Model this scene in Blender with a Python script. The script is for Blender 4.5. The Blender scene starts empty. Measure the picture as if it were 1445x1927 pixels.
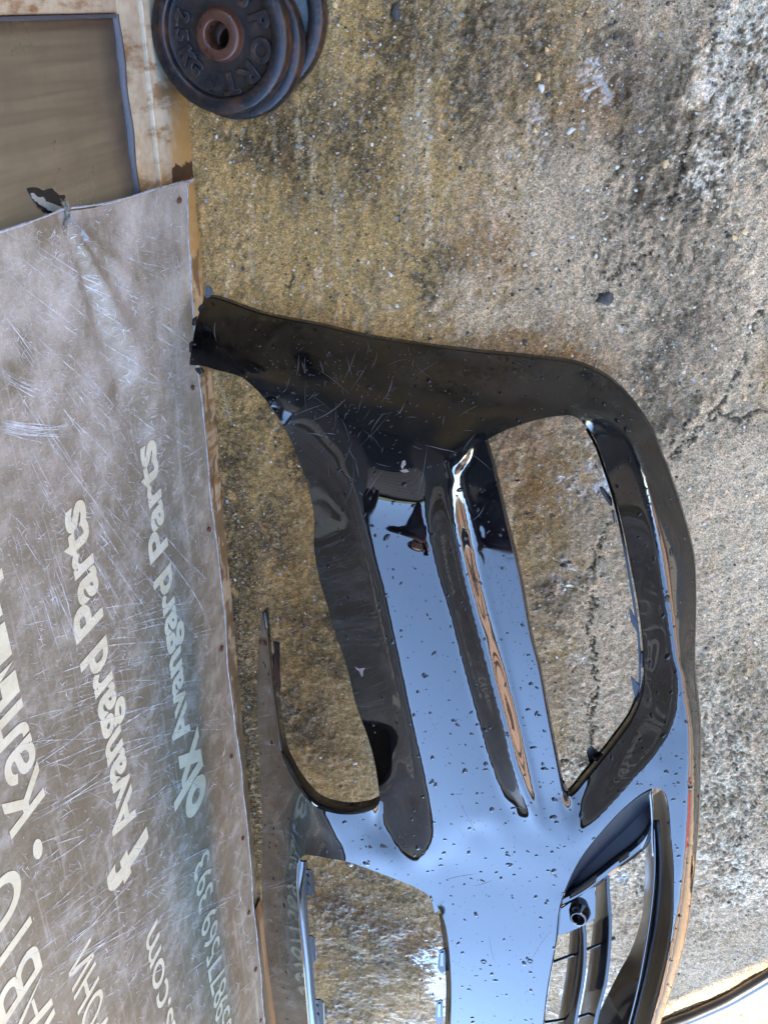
import bpy, bmesh, math, random
import numpy as np
from mathutils import Vector, Matrix, Euler
from mathutils.geometry import delaunay_2d_cdt
R = math.radians
rng = np.random.default_rng(7)
random.seed(7)
scene = bpy.context.scene
col = scene.collection

# ------------------------------------------------------------------ camera
# survey of the place: photograph 1445 x 1927, focal length 1740 px, lens 1.2 m above the yard
PW, PH, FPX = 1445, 1927, 1740.0
_D = np.array([528., -963., FPX]); _D /= np.linalg.norm(_D)
_Y = np.array([-22., 3137., FPX]); _Y -= _D * (_Y @ _D); _Y /= np.linalg.norm(_Y)
_X = np.cross(_D, _Y)
if _X[0] < 0: _X = -_X
MC = np.stack([_X, -_Y, -_D], 1)          # camera axes (x right, y down, z forward) = MC @ world
CAM = np.array([0.58227634, 0.0, 1.2])
cam = bpy.data.cameras.new('camera'); camo = bpy.data.objects.new('camera', cam); col.objects.link(camo)
cam.sensor_fit = 'VERTICAL'; cam.sensor_height = 36; cam.sensor_width = 27
cam.lens = 36 * FPX / PH; cam.clip_start = 0.02; cam.clip_end = 500
B3 = MC.T
rot = Matrix(((B3[0][0], -B3[0][1], -B3[0][2]), (B3[1][0], -B3[1][1], -B3[1][2]), (B3[2][0], -B3[2][1], -B3[2][2])))
camo.matrix_world = Matrix.Translation(CAM) @ rot.to_4x4()
scene.camera = camo

# ------------------------------------------------------------------ sky, sun, exposure
SUN_EL, SUN_DIR = R(38), np.array([-.60, -.80])      # the sun stands behind the shed, over its far corner
world = bpy.data.worlds.new('World'); scene.world = world; world.use_nodes = True
wn = world.node_tree; bg = wn.nodes['Background']
sky = wn.nodes.new('ShaderNodeTexSky'); sky.sky_type = 'NISHITA'; sky.sun_disc = False
sky.sun_elevation = SUN_EL; sky.sun_rotation = math.atan2(SUN_DIR[0], SUN_DIR[1])
sky.air_density = .9; sky.dust_density = 0.0; sky.ozone_density = .45
wn.links.new(sky.outputs[0], bg.inputs[0]); bg.inputs[1].default_value = 0.145
sun = bpy.data.lights.new('sun', 'SUN'); sun.energy = 2.2; sun.angle = R(0.8); sun.color = (1, .93, .82)
suno = bpy.data.objects.new('sun', sun); col.objects.link(suno)
sv = Vector((SUN_DIR[0] * math.cos(SUN_EL), SUN_DIR[1] * math.cos(SUN_EL), math.sin(SUN_EL))).normalized()
suno.rotation_euler = sv.to_track_quat('Z', 'Y').to_euler(); suno.location = sv * 20
vs = scene.view_settings; vs.view_transform = 'Standard'; vs.look = 'None'; vs.gamma = 1; vs.exposure = 4.15
scene.cycles.max_bounces = 8
scene.cycles.sample_clamp_indirect = 6; scene.cycles.caustics_reflective = False

# ------------------------------------------------------------------ helpers
def ray(px, py):
    px = np.asarray(px, float); py = np.asarray(py, float)
    v = np.stack([px - PW / 2, py - PH / 2, np.full_like(px, FPX)], -1)
    return v @ MC
def un(px, py, z=0.0):
    r = ray(px, py); t = (z - CAM[2]) / r[..., 2]
    return CAM + r * np.asarray(t)[..., None]
def unw(px, py, x=0.0):
    r = ray(px, py); t = (x - CAM[0]) / r[..., 0]
    return CAM + r * np.asarray(t)[..., None]
def proj(P):
    c = (np.asarray(P) - CAM) @ MC.T
    return c[..., 0] / c[..., 2] * FPX + PW / 2, c[..., 1] / c[..., 2] * FPX + PH / 2

def tag(o, label=None, cat=None, group=None, kind=None):
    if label: o['label'] = label
    if cat: o['category'] = cat
    if group: o['group'] = group
    if kind: o['kind'] = kind
    return o
def mkobj(name, verts, faces, mat, parent=None, smooth=True):
    me = bpy.data.meshes.new(name)
    me.from_pydata([tuple(map(float, v)) for v in verts], [], [tuple(map(int, f)) for f in faces])
    me.update()
    if mat: me.materials.append(mat)
    if smooth: me.polygons.foreach_set('use_smooth', [True] * len(me.polygons))
    o = bpy.data.objects.new(name, me); col.objects.link(o)
    if parent: o.parent = parent
    return o
def bmobj(name, bm, mat, parent=None, smooth=False):
    me = bpy.data.meshes.new(name); bm.normal_update(); bm.to_mesh(me); bm.free()
    if mat: me.materials.append(mat)
    if smooth: me.polygons.foreach_set('use_smooth', [True] * len(me.polygons))
    o = bpy.data.objects.new(name, me); col.objects.link(o)
    if parent: o.parent = parent
    return o
def empty(name, loc):
    o = bpy.data.objects.new(name, None); col.objects.link(o); o.location = loc; o.empty_display_size = .05
    bpy.context.view_layer.update()
    return o
def setparent(ch, p):
    ch.parent = p; ch.matrix_parent_inverse = Matrix.Translation(p.location).inverted()
def box(bm, x0, x1, y0, y1, z0, z1, bevel=0):
    r = bmesh.ops.create_cube(bm, size=1)
    for v in r['verts']:
        v.co = Vector((x0 + (v.co.x + .5) * (x1 - x0), y0 + (v.co.y + .5) * (y1 - y0), z0 + (v.co.z + .5) * (z1 - z0)))
    if bevel:
        es = list({e for v in r['verts'] for e in v.link_edges})
        bmesh.ops.bevel(bm, geom=es, offset=bevel, segments=2, profile=.5, affect='EDGES')
def spline(pts, step):
    """Catmull-Rom through pts (n,k); first two columns are pixels; samples about `step` apart"""
    P = np.array(pts, float); out = []
    n = len(P)
    for i in range(n - 1):
        p0 = P[max(i - 1, 0)]; p1 = P[i]; p2 = P[i + 1]; p3 = P[min(i + 2, n - 1)]
        L = np.hypot(*(p2 - p1)[:2]); m = max(1, int(round(L / step)))
        d1 = max(np.hypot(*(p1 - p0)[:2]), 1e-6) ; d2 = max(L, 1e-6); d3 = max(np.hypot(*(p3 - p2)[:2]), 1e-6)
        t1 = (p2 - p1) if i == 0 else (p2 - p0) / (d1 + d2) * d2
        t2 = (p2 - p1) if i == n - 2 else (p3 - p1) / (d2 + d3) * d2
        for k in range(m):
            t = k / m
            out.append((2*t**3 - 3*t**2 + 1) * p1 + (t**3 - 2*t**2 + t) * t1 + (-2*t**3 + 3*t**2) * p2 + (t**3 - t**2) * t2)
    out.append(P[-1])
    return np.array(out)
def inpoly(px, py, poly):
    px = np.asarray(px, float); py = np.asarray(py, float)
    poly = np.asarray(poly)[:, :2]; ins = np.zeros(px.shape, bool)
    x0, y0 = poly[-1]
    for x1, y1 in poly:
        c = ((y1 > py) != (y0 > py)) & (px < (x0 - x1) * (py - y1) / ((y0 - y1) if y0 != y1 else 1e-9) + x1)
        ins ^= c; x0, y0 = x1, y1
    return ins
def segdist(px, py, line):
    """distance to a polyline, in the units of px"""
    d = np.full(np.shape(px), 1e9)
    for (ax, ay), (bx, by) in zip(line[:-1], line[1:]):
        vx, vy = bx - ax, by - ay; L = vx * vx + vy * vy + 1e-12
        t = np.clip(((px - ax) * vx + (py - ay) * vy) / L, 0, 1)
        d = np.minimum(d, np.hypot(px - ax - t * vx, py - ay - t * vy))
    return d
def fftnoise(shape, beta, cell, lo=0, ani=1.0, seed=0):
    """shaped gaussian field, zero mean and unit spread; lo = longest wavelength kept (m)"""
    g = np.random.default_rng(seed)
    F = np.fft.rfft2(g.standard_normal(shape))
    ky = np.fft.fftfreq(shape[0], cell)[:, None] * ani; kx = np.fft.rfftfreq(shape[1], cell)[None, :]
    k = np.hypot(kx, ky); k[0, 0] = 1e9
    amp = k ** (-beta / 2)
    if lo: amp = amp * (1 - np.exp(-(k * lo) ** 2))
    f = np.fft.irfft2(F * amp, s=shape); f -= f.mean()
    return f / f.std()
def sm(a, b, x):
    t = np.clip((x - a) / (b - a), 0, 1); return t * t * (3 - 2 * t)

# node material helper
class NM:
    K = 0.5                  # weathered, rain-soaked surfaces: half their dry brightness
    def __init__(s, name, color=(.5, .5, .5), rough=.5, metal=0, ior=1.5, coat=0, coat_rough=.03):
        s.m = bpy.data.materials.new(name); s.m.use_nodes = True
        s.t = s.m.node_tree; s.b = s.t.nodes['Principled BSDF']
        s.b.inputs['Base Color'].default_value = (*[q * s.K for q in color], 1); s.b.inputs['Roughness'].default_value = rough
        s.b.inputs['Metallic'].default_value = metal; s.b.inputs['IOR'].default_value = ior
        s.b.inputs['Coat Weight'].default_value = coat; s.b.inputs['Coat Roughness'].default_value = coat_rough
        s.co = s.t.nodes.new('ShaderNodeTexCoord').outputs['Object']
    def N(s, typ, **kw):
        n = s.t.nodes.new(typ)
        for k, v in kw.items(): setattr(n, k, v)
        return n
    def L(s, a, b): s.t.links.new(a, b)
    def map(s, scale=(1, 1, 1), rot=(0, 0, 0), loc=(0, 0, 0)):
        n = s.N('ShaderNodeMapping'); n.inputs['Scale'].default_value = scale; n.inputs['Rotation'].default_value = rot
        n.inputs['Location'].default_value = loc; s.L(s.co, n.inputs[0]); return n.outputs[0]
    def noise(s, scale, detail=4, rough=.55, vec=None, dist=0):
        n = s.N('ShaderNodeTexNoise'); n.inputs['Scale'].default_value = scale; n.inputs['Detail'].default_value = detail
        n.inputs['Roughness'].default_value = rough; n.inputs['Distortion'].default_value = dist
        s.L(vec or s.co, n.inputs['Vector']); return n.outputs[0]
    def vor(s, scale, feature='F1', out='Distance', vec=None, rnd=1):
        n = s.N('ShaderNodeTexVoronoi', feature=feature); n.inputs['Scale'].default_value = scale
        n.inputs['Randomness'].default_value = rnd; s.L(vec or s.co, n.inputs['Vector']); return n.outputs[out]
    def rmp(s, fac, stops, interp='LINEAR'):
        n = s.N('ShaderNodeValToRGB'); e = n.color_ramp.elements; n.color_ramp.interpolation = interp
        while len(e) < len(stops): e.new(.5)
        for i, (p, c) in enumerate(stops):
            e[i].position = p; e[i].color = (*c, 1) if isinstance(c, tuple) else (c, c, c, 1)
        s.L(fac, n.inputs[0]); return n.outputs[0]
    def mix(s, fac, a, b, mode='MIX'):
        n = s.N('ShaderNodeMix', data_type='RGBA', blend_type=mode)
        for i, v in ((0, fac), (6, a), (7, b)):
            if isinstance(v, (int, float)): n.inputs[i].default_value = v if i == 0 else (v, v, v, 1)
            elif isinstance(v, tuple): n.inputs[i].default_value = (*v, 1)
            else: s.L(v, n.inputs[i])
        return n.outputs[2]
    def math(s, op, a, b=0.0, clamp=False):
        n = s.N('ShaderNodeMath', operation=op, use_clamp=clamp)
        for i, v in ((0, a), (1, b)):
            if isinstance(v, (int, float)): n.inputs[i].default_value = v
            else: s.L(v, n.inputs[i])
        return n.outputs[0]
    def color(s, c): s.L(c if s.K == 1 else s.mix(1, c, (s.K, s.K, s.K), 'MULTIPLY'), s.b.inputs['Base Color'])
    def rough(s, c): s.L(c, s.b.inputs['Roughness'])
    def bump(s, h, dist=.001, strength=1.0, coat=False, prev=None):
        n = s.N('ShaderNodeBump'); n.inputs['Distance'].default_value = dist; n.inputs['Strength'].default_value = strength
        s.L(h, n.inputs['Height'])
        if prev: s.L(prev, n.inputs['Normal'])
        s.L(n.outputs[0], s.b.inputs['Normal'])
        if coat: s.L(n.outputs[0], s.b.inputs['Coat Normal'])
        return n.outputs[0]

# ================================================================== GROUND
def build_ground():
    c = 0.0026
    xs = np.arange(-.12, 1.22, c); ys = np.arange(-2.3, .16, c)
    nx, ny = len(xs), len(ys)
    GX, GY = np.meshgrid(xs, ys)
    P = np.stack([GX, GY, np.zeros_like(GX)], -1); U, V = proj(P)
    sh = (ny, nx)
    n1 = fftnoise(sh, 2.6, c, .5, seed=1); n2 = fftnoise(sh, 2.0, c, .12, seed=2); n3 = fftnoise(sh, 1.2, c, .03, seed=3)
    st = fftnoise(sh, 2.2, c, .25, ani=7.0, seed=4); st2 = fftnoise(sh, 1.4, c, .06, ani=5.0, seed=5)
    n4 = fftnoise(sh, .6, c, .012, seed=6)
    def blob(cx, cy, rx, ry, ang=0, soft=.35, w=.35):
        a = R(ang); dx = U - cx + 26 * n2 * w; dy = V - cy + 26 * n1 * w
        u = (dx * math.cos(a) + dy * math.sin(a)) / rx; v = (-dx * math.sin(a) + dy * math.cos(a)) / ry
        return 1 - sm(1 - soft, 1 + soft, np.hypot(u, v) + .13 * n2)
    def lin(line, w, soft=1.0, jag=3):
        return 1 - sm(w * (1 - .5 * soft), w * (1 + soft), segdist(U + jag * n3, V + jag * n2, line))
    def mixc(C, colr, m): return C * (1 - m[..., None]) + np.array(colr) * m[..., None]
    # --- base concrete: ochre algae on the shed side, grey towards the yard
    q = sm(700, 1150, U + .25 * (V - 400) * (V < 700) + 60 * n1 + 35 * n2 + 25 * st)
    ochre = np.array([.415, .315, .160]); grey = np.array([.360, .308, .258])
    C = ochre * (1 - q[..., None]) + grey * q[..., None]
    q2 = sm(.2, 1.6, n1 + .5 * st) * (1 - q); C = mixc(C, (.43, .345, .19), .6 * q2)
    C = mixc(C, (.19, .15, .085), .55 * sm(.3, 1.6, n2 + .6 * st) * (1 - .6 * q))
    C = mixc(C, (.25, .17, .07), .5 * sm(.6, 1.9, fftnoise(sh, 2.4, c, .3, ani=3, seed=9)))
    C = mixc(C, (.50, .49, .46), .4 * sm(.4, 1.8, st) * sm(500, 800, U))
    # dark wet stains, darkened further to paint in contact shade
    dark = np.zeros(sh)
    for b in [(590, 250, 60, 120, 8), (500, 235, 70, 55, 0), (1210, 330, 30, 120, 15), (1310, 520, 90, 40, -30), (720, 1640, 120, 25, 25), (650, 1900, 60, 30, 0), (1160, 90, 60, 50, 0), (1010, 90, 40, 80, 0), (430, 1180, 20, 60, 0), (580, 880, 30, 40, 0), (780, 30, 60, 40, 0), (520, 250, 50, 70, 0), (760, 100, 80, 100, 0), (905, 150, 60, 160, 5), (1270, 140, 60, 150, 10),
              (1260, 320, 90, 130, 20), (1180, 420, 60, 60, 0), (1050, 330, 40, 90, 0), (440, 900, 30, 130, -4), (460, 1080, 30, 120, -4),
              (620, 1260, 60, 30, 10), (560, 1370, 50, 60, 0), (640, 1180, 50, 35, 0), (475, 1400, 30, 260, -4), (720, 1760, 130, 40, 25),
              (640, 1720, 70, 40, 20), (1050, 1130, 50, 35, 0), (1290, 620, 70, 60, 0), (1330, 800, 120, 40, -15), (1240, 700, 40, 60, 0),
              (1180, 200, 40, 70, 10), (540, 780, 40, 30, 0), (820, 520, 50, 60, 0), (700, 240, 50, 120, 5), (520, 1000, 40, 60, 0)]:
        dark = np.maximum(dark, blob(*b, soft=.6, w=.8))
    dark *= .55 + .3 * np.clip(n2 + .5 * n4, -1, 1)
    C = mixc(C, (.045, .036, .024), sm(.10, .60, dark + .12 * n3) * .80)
    for b in [(700, 1730, 150, 18, 22), (760, 1770, 80, 25, 20), (1120, 200, 50, 50, 0), (1000, 900, 60, 90, 0), (1060, 700, 90, 50, 0), (960, 640, 110, 30, 10), (940, 470, 70, 60, 0)]:
        C = mixc(C, (.22, .12, .035), .6 * blob(*b, soft=.7))
    for b_, cc_, aa_ in [((700, 1740, 150, 120, 10), (.050, .038, .022), .80), ((620, 1240, 110, 260, -8), (.10, .080, .050), .45), ((450, 1300, 40, 600, -3), (.035, .028, .018), .75), ((560, 1150, 40, 50, 0), (.04, .032, .022), .6),  # wall-side strip: damp, plus the gap's shade put into the colour
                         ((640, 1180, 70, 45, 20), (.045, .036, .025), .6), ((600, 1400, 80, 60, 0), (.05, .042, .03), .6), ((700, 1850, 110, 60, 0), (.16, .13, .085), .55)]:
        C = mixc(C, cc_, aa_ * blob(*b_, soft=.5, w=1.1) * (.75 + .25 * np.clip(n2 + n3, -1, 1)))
    # pale scoured and lime-crusted areas, with wet sky glare painted in as whitening
    pale = np.zeros(sh)
    for b in [(1380, 120, 110, 190, 8), (1330, 60, 90, 120, 0), (1150, 500, 210, 100, 0), (1380, 1000, 100, 260, 0), (1080, 430, 140, 140, 10),
              (1350, 1340, 70, 90, 0), (1390, 1620, 110, 140, 0), (1150, 1720, 160, 200, 0), (1370, 1500, 90, 120, 0), (1100, 1430, 90, 60, 0),
              (1130, 1200, 60, 150, 0), (1330, 880, 90, 90, 0), (900, 570, 70, 40, 0), (1330, 1850, 120, 80, 0), (1430, 420, 60, 200, 0)]:
        pale = np.maximum(pale, blob(*b, soft=.7, w=.9))
    C = mixc(C, (.56, .50, .44), sm(.1, .9, pale + .16 * n2 + .1 * n3) * .60)
    crust = np.maximum.reduce([blob(1400, 130, 80, 190, 5, .4, 1), .6 * blob(1370, 1470, 80, 110, 0, .5, 1), .6 * blob(1340, 1330, 45, 60, 0, .6, 1),
                               blob(1400, 1640, 70, 60, 0, .6, 1), blob(1180, 1600, 80, 60, 0, .6, 1), blob(1330, 330, 70, 60, 0, .6, 1),
                               blob(1080, 1430, 70, 25, -10, .6, .8)])
    C = mixc(C, (.95, .94, .92), crust * sm(-.3, .9, n2 + .7 * n3) * .85)
    C = mixc(C, (.09, .08, .07), crust * sm(.7, 1.5, -n2 - .8 * n3) * .75)
    # long drag streaks and scratches along the shed
    for line, w, a in [([(806, 225), (804, 330), (808, 460)], 3.2, .75), ([(628, 300), (630, 410), (640, 520)], 2.2, .5), ([(560, 230), (566, 330)], 2.2, .5),
                       ([(585, 250), (590, 400)], 2, .4), ([(880, 322), (848, 345), (833, 362)], 3, .5), ([(950, 250), (1000, 400), (1030, 490)], 3, .45),
                       ([(985, 160), (1005, 300), (1022, 480)], 2.5, .45), ([(702, 575), (640, 520), (700, 480)], 2.4, .35), ([(985, 835), (978, 880), (962, 925), (958, 1000)], 3.5, .55),
                       ([(470, 420), (474, 520)], 2, .4), ([(515, 230), (520, 340)], 2, .35), ([(610, 870), (590, 960)], 2, .3), ([(405, 700), (430, 780)], 3, .35),
                       ([(690, 1790), (600, 1770), (590, 1775)], 3, .35), ([(1010, 290), (1035, 420)], 4, .4)]:
        C = mixc(C, (.62, .58, .50), lin(line, w) * a)
    gg = np.random.default_rng(77)
    for k in range(85):
        x0, y0, L = gg.uniform(400, 1120), gg.uniform(-20, 560), gg.uniform(30, 190); dx = (x0 - 700) * .0006 + gg.normal(0, .03)
        pts_ = [(x0 + dx * t_ * L + gg.normal(0, 1.5), y0 + t_ * L) for t_ in (0, .33, .66, 1)]; cc_ = [(.66, .60, .48), (.62, .58, .52), (.10, .08, .05), (.14, .10, .05), (.20, .13, .05)][gg.integers(5)]
        C = mixc(C, cc_, lin(pts_, gg.uniform(.8, 2.6)) * gg.uniform(.25, .65) * (.6 + .4 * np.clip(n3, -1, 1)))
    # cracks
    cracks = [[(1445, 560), (1420, 600), (1412, 650), (1396, 690), (1362, 745), (1350, 772), (1300, 820), (1262, 850), (1245, 884)],
              [(1365, 745), (1330, 775), (1290, 790), (1262, 830)], [(1445, 765), (1390, 790), (1350, 775)],
              [(1155, 985), (1135, 1010), (1118, 1045), (1100, 1090), (1110, 1130), (1106, 1180), (1115, 1235), (1120, 1290), (1110, 1330), (1112, 1400)],
              [(1140, 520), (1200, 480), (1230, 470)], [(1170, 260), (1160, 330)], [(1290, 250), (1270, 330), (1262, 380)], [(560, 500), (520, 560)],
              [(1445, 1480), (1400, 1540), (1380, 1600)], [(980, 1440), (1060, 1430), (1110, 1440)]]
    cr = np.zeros(sh)
    for i, l in enumerate(cracks):
        w = (2.2, 2.0, 2.5, 2.3, 1.5, 2, 2, 1, 2, 2)[i]
        cr = np.maximum(cr, 1 - sm(w * .35, w * 1.5, segdist(U + 5 * n2 + 1.5 * n3, V + 4 * n1, l) + .8 * np.clip(n2, -1, 1)))
    C = mixc(C, (.05, .042, .035), cr * .85)
    C = mixc(C, (.55, .50, .42), .5 * np.clip(np.maximum.reduce([1 - sm(8, 26, segdist(U + 9 * n2, V + 9 * n3, cracks[0][2:])), 0 * n1]) - cr, 0, 1))
    # grit speckle
    sp = n4
    C = C * (1 + .10 * np.clip(n3, -2, 2) + .13 * np.clip(sp, -2, 2))[..., None]
    C = mixc(C, (.75, .70, .58), .55 * sm(2.5, 3.1, sp)); C = mixc(C, (.05, .045, .04), .6 * sm(2.5, 3.2, -sp))
    C = np.clip(np.minimum(C, np.array([.74, .76, .82])) * np.array([1.68, 1.27, .84]), .012, 1.6)
    # wetness
    wet = np.clip(.34 + .25 * n1 + .3 * dark + .15 * n2, 0, 1) * (1 - .6 * pale) * (1 - .9 * crust)
    pud = np.zeros(sh)
    for b in [(1110, 150, 16, 26, -20), (1128, 185, 26, 22, 20), (838, 1860, 26, 60, 5), (822, 1805, 22, 18, 0), (1075, 1090, 40, 20, 0), 
              (1112, 1880, 40, 60, 0), (1090, 1650, 60, 40, 0), (1010, 250, 8, 60, 0), (1060, 930, 40, 25, 0), (1140, 880, 30, 60, 0), (1085, 1232, 22, 14, 0),
              (800, 1790, 24, 10, 20)]:
        pud = np.maximum(pud, blob(*b, soft=.25, w=.6))
    sheen = .5 * sm(.55, 1.2, fftnoise(sh, 2.2, c, .2, ani=2.5, seed=11) * .9 + .3 * n2)
    # --- relief
    rough = np.maximum.reduce([blob(1380, 160, 130, 230, 8, .7), blob(1240, 430, 160, 160, 0, .7), blob(1370, 1450, 100, 220, 0, .7), .5 * blob(1300, 780, 200, 60, -15, .7),
                               .6 * blob(1200, 1650, 170, 190, 0, .7), .55 * blob(930, 120, 160, 170, 0, .8), .4 * blob(540, 260, 130, 110, 0, .8), .5 * blob(1060, 1430, 110, 50, -10, .8)])
    pit = fftnoise(sh, 2.4, c, .04, ani=1.6, seed=12)
    H = .0014 * n1 + .0004 * n2 + .00009 * n3 + .00005 * n4 + .00012 * st2
    H += rough * (.0017 * pit + .0009 * n3 - .0025 * sm(.8, 2, -pit))
    H -= .004 * cr
    H = H * (1 - pud * .95) - .0012 * pud
    for b, h in [((1285, 790, 120, 22, -28), .008), ((1300, 200, 30, 150, 12), .006), ((1200, 210, 18, 60, 20), .004)]:
        H += h * blob(*b, soft=.8) * (.7 + .3 * n2)
    edge = np.minimum.reduce([sm(xs[0], xs[0] + .05, GX), 1 - sm(xs[-1] - .05, xs[-1], GX), sm(ys[0], ys[0] + .05, GY), 1 - sm(ys[-1] - .05, ys[-1], GY)])
    H = H * edge
    # clear the shed's threshold
    H = np.where(GX < .004, np.minimum(H, .001), H)
    # --- stretch outward to the horizon with the same sheet
    fx = [-60, -20, -8, -3, -1, -.4]; gx = [1.6, 2.5, 5, 12, 30, 120]
    fy = [-120, -40, -15, -7, -4, -2.9]; gy = [.4, 1, 2.5, 6, 15, 60]
    X = np.concatenate([fx, xs, gx]); Y = np.concatenate([fy, ys, gy])
    AX, AY = np.meshgrid(X, Y); AZ = np.zeros_like(AX); AZ[6:6 + ny, 6:6 + nx] = H
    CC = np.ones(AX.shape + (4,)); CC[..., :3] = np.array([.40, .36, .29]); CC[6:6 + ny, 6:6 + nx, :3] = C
    WW = np.zeros(AX.shape + (4,)); WW[..., 0] = .35; WW[6:6 + ny, 6:6 + nx, 0] = wet; WW[6:6 + ny, 6:6 + nx, 1] = pud
    WW[6:6 + ny, 6:6 + nx, 2] = np.clip(rough + .5 * crust, 0, 1); WW[6:6 + ny, 6:6 + nx, 3] = sheen
    NY, NX = AX.shape
    # unseen ground behind the lens coloured darker, so the paint mirrors a darker yard
    CC[6 + ny:, :, :3] = np.array([.16, .13, .09])
    for arr in ():
        arr[:6, 6:6 + nx] = arr[6, 6:6 + nx].mean(0); arr[6 + ny:, 6:6 + nx] = arr[5 + ny, 6:6 + nx].mean(0)
    me = bpy.data.meshes.new('ground')
    me.vertices.add(NX * NY); me.vertices.foreach_set('co', np.stack([AX, AY, AZ], -1).astype(np.float32).ravel())
    i = np.arange(NX * NY).reshape(NY, NX)
    q = np.stack([i[:-1, :-1], i[:-1, 1:], i[1:, 1:], i[1:, :-1]], -1).reshape(-1, 4)
    nf = len(q)
    me.loops.add(nf * 4); me.loops.foreach_set('vertex_index', q.astype(np.int32).ravel())
    me.polygons.add(nf); me.polygons.foreach_set('loop_start', np.arange(0, nf * 4, 4, dtype=np.int32))
    me.update(calc_edges=True)
    me.polygons.foreach_set('use_smooth', np.ones(nf, bool))
    for nm, arr in (('stain_shade', CC), ('wet', WW)):
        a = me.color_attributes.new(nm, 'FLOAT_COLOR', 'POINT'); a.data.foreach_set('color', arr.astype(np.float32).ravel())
    o = bpy.data.objects.new('ground', me); col.objects.link(o); tag(o, 'wet stained old concrete yard with ochre algae, cracks and pale scoured patches, glare and gap shade painted in', kind='structure')
    m = NM('wet_concrete', rough=.7)
    ca = m.N('ShaderNodeVertexColor', layer_name='stain_shade').outputs[0]
    wa = m.N('ShaderNodeVertexColor', layer_name='wet'); sep = m.N('ShaderNodeSeparateColor'); m.L(wa.outputs[0], sep.inputs[0])
    wet_, pud_, rgh_ = sep.outputs[0], sep.outputs[1], sep.outputs[2]; sheen_ = wa.outputs[1]
    g1 = m.noise(420, 5, .8); g2 = m.noise(640, 4, .7)
    v = m.N('ShaderNodeTexVoronoi'); v.inputs['Scale'].default_value = 330; m.L(m.co, v.inputs['Vector'])
    vs_ = m.N('ShaderNodeSeparateColor'); m.L(v.outputs['Color'], vs_.inputs[0])
    stone = m.math('MULTIPLY', m.math('LESS_THAN', v.outputs['Distance'], .42), m.math('GREATER_THAN', vs_.outputs[0], .66))
    v2 = m.N('ShaderNodeTexVoronoi'); v2.inputs['Scale'].default_value = 120; m.L(m.co, v2.inputs['Vector'])
    vs2 = m.N('ShaderNodeSeparateColor'); m.L(v2.outputs['Color'], vs2.inputs[0])
    stone2 = m.math('MULTIPLY', m.math('LESS_THAN', v2.outputs['Distance'], .33), m.math('GREATER_THAN', vs2.outputs[0], .86))
    sc = m.rmp(vs_.outputs[1], [(0, (.12, .10, .075)), (.35, (.26, .20, .11)), (.6, (.46, .38, .25)), (.85, (.60, .52, .38)), (1, (.72, .68, .58))])
    sc2 = m.rmp(vs2.outputs[1], [(0, (.16, .15, .15)), (.4, (.34, .27, .18)), (.75, (.62, .52, .36)), (1, (.72, .70, .64))])
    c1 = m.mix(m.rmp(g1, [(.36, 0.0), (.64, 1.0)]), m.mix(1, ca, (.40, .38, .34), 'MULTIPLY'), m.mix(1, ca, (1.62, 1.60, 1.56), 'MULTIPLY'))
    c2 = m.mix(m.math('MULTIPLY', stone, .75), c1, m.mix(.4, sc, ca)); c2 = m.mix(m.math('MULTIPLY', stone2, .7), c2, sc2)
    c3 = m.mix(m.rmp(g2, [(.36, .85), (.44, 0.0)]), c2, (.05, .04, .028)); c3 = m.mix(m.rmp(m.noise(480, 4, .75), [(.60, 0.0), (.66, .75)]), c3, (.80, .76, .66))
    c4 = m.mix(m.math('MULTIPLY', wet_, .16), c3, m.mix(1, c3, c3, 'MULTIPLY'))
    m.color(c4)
    r0 = m.math('SUBTRACT', .72, m.math('MULTIPLY', wet_, .45)); r0 = m.math('SUBTRACT', r0, m.math('MULTIPLY', sheen_, .25))
    r0 = m.math('ADD', r0, m.math('MULTIPLY', m.math('SUBTRACT', g1, .5), .35))
    r1 = m.math('MAXIMUM', m.math('MULTIPLY', r0, m.math('SUBTRACT', 1.0, m.math('MULTIPLY', pud_, .96))), .03, True); m.rough(r1)
    m.L(m.math('MAXIMUM', pud_, m.math('MULTIPLY', wet_, .12)), m.b.inputs['Coat Weight']); m.L(m.math('ADD', .05, m.math('MULTIPLY', pud_, .40)), m.b.inputs['Specular IOR Level']); m.b.inputs['Coat Roughness'].default_value = .12
    dry = m.math('SUBTRACT', 1.0, pud_)
    h = m.math('ADD', m.math('MULTIPLY', m.noise(170, 5, .65), m.math('ADD', .12, m.math('MULTIPLY', rgh_, .9))), m.math('MULTIPLY', g1, .34))
    h = m.math('ADD', h, m.math('MULTIPLY', stone, .16)); h = m.math('ADD', h, m.math('MULTIPLY', stone2, .3)); h = m.math('ADD', h, m.math('MULTIPLY', g2, .2))
    h = m.math('MULTIPLY', m.math('MULTIPLY', h, dry), m.math('ADD', .8, m.math('MULTIPLY', rgh_, 1.1)))
    m.bump(h, .0020, 1.0)
    me.materials.append(m.m)
    return o
build_ground()

# ================================================================== SHED (door, wall, roof)
def metal_paint(name, base, rustamt=.5):
    m = NM(name, rough=.45)
    p = m.noise(9, 6, .6); f = m.noise(60, 6, .7); r_ = m.noise(22, 8, .72, dist=.4)
    c = m.rmp(p, [(.3, tuple(b * .72 for b in base)), (.6, base)])
    c = m.mix(m.rmp(f, [(.42, 0.0), (.7, .6)]), c, (.42, .29, .14)); c = m.mix(m.rmp(m.noise(13, 7, .7, m.map((1, 2.5, .8))), [(.51, 0.0), (.60, .85)]), c, (.34, .17, .06))
    return m, c, r_, f
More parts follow.
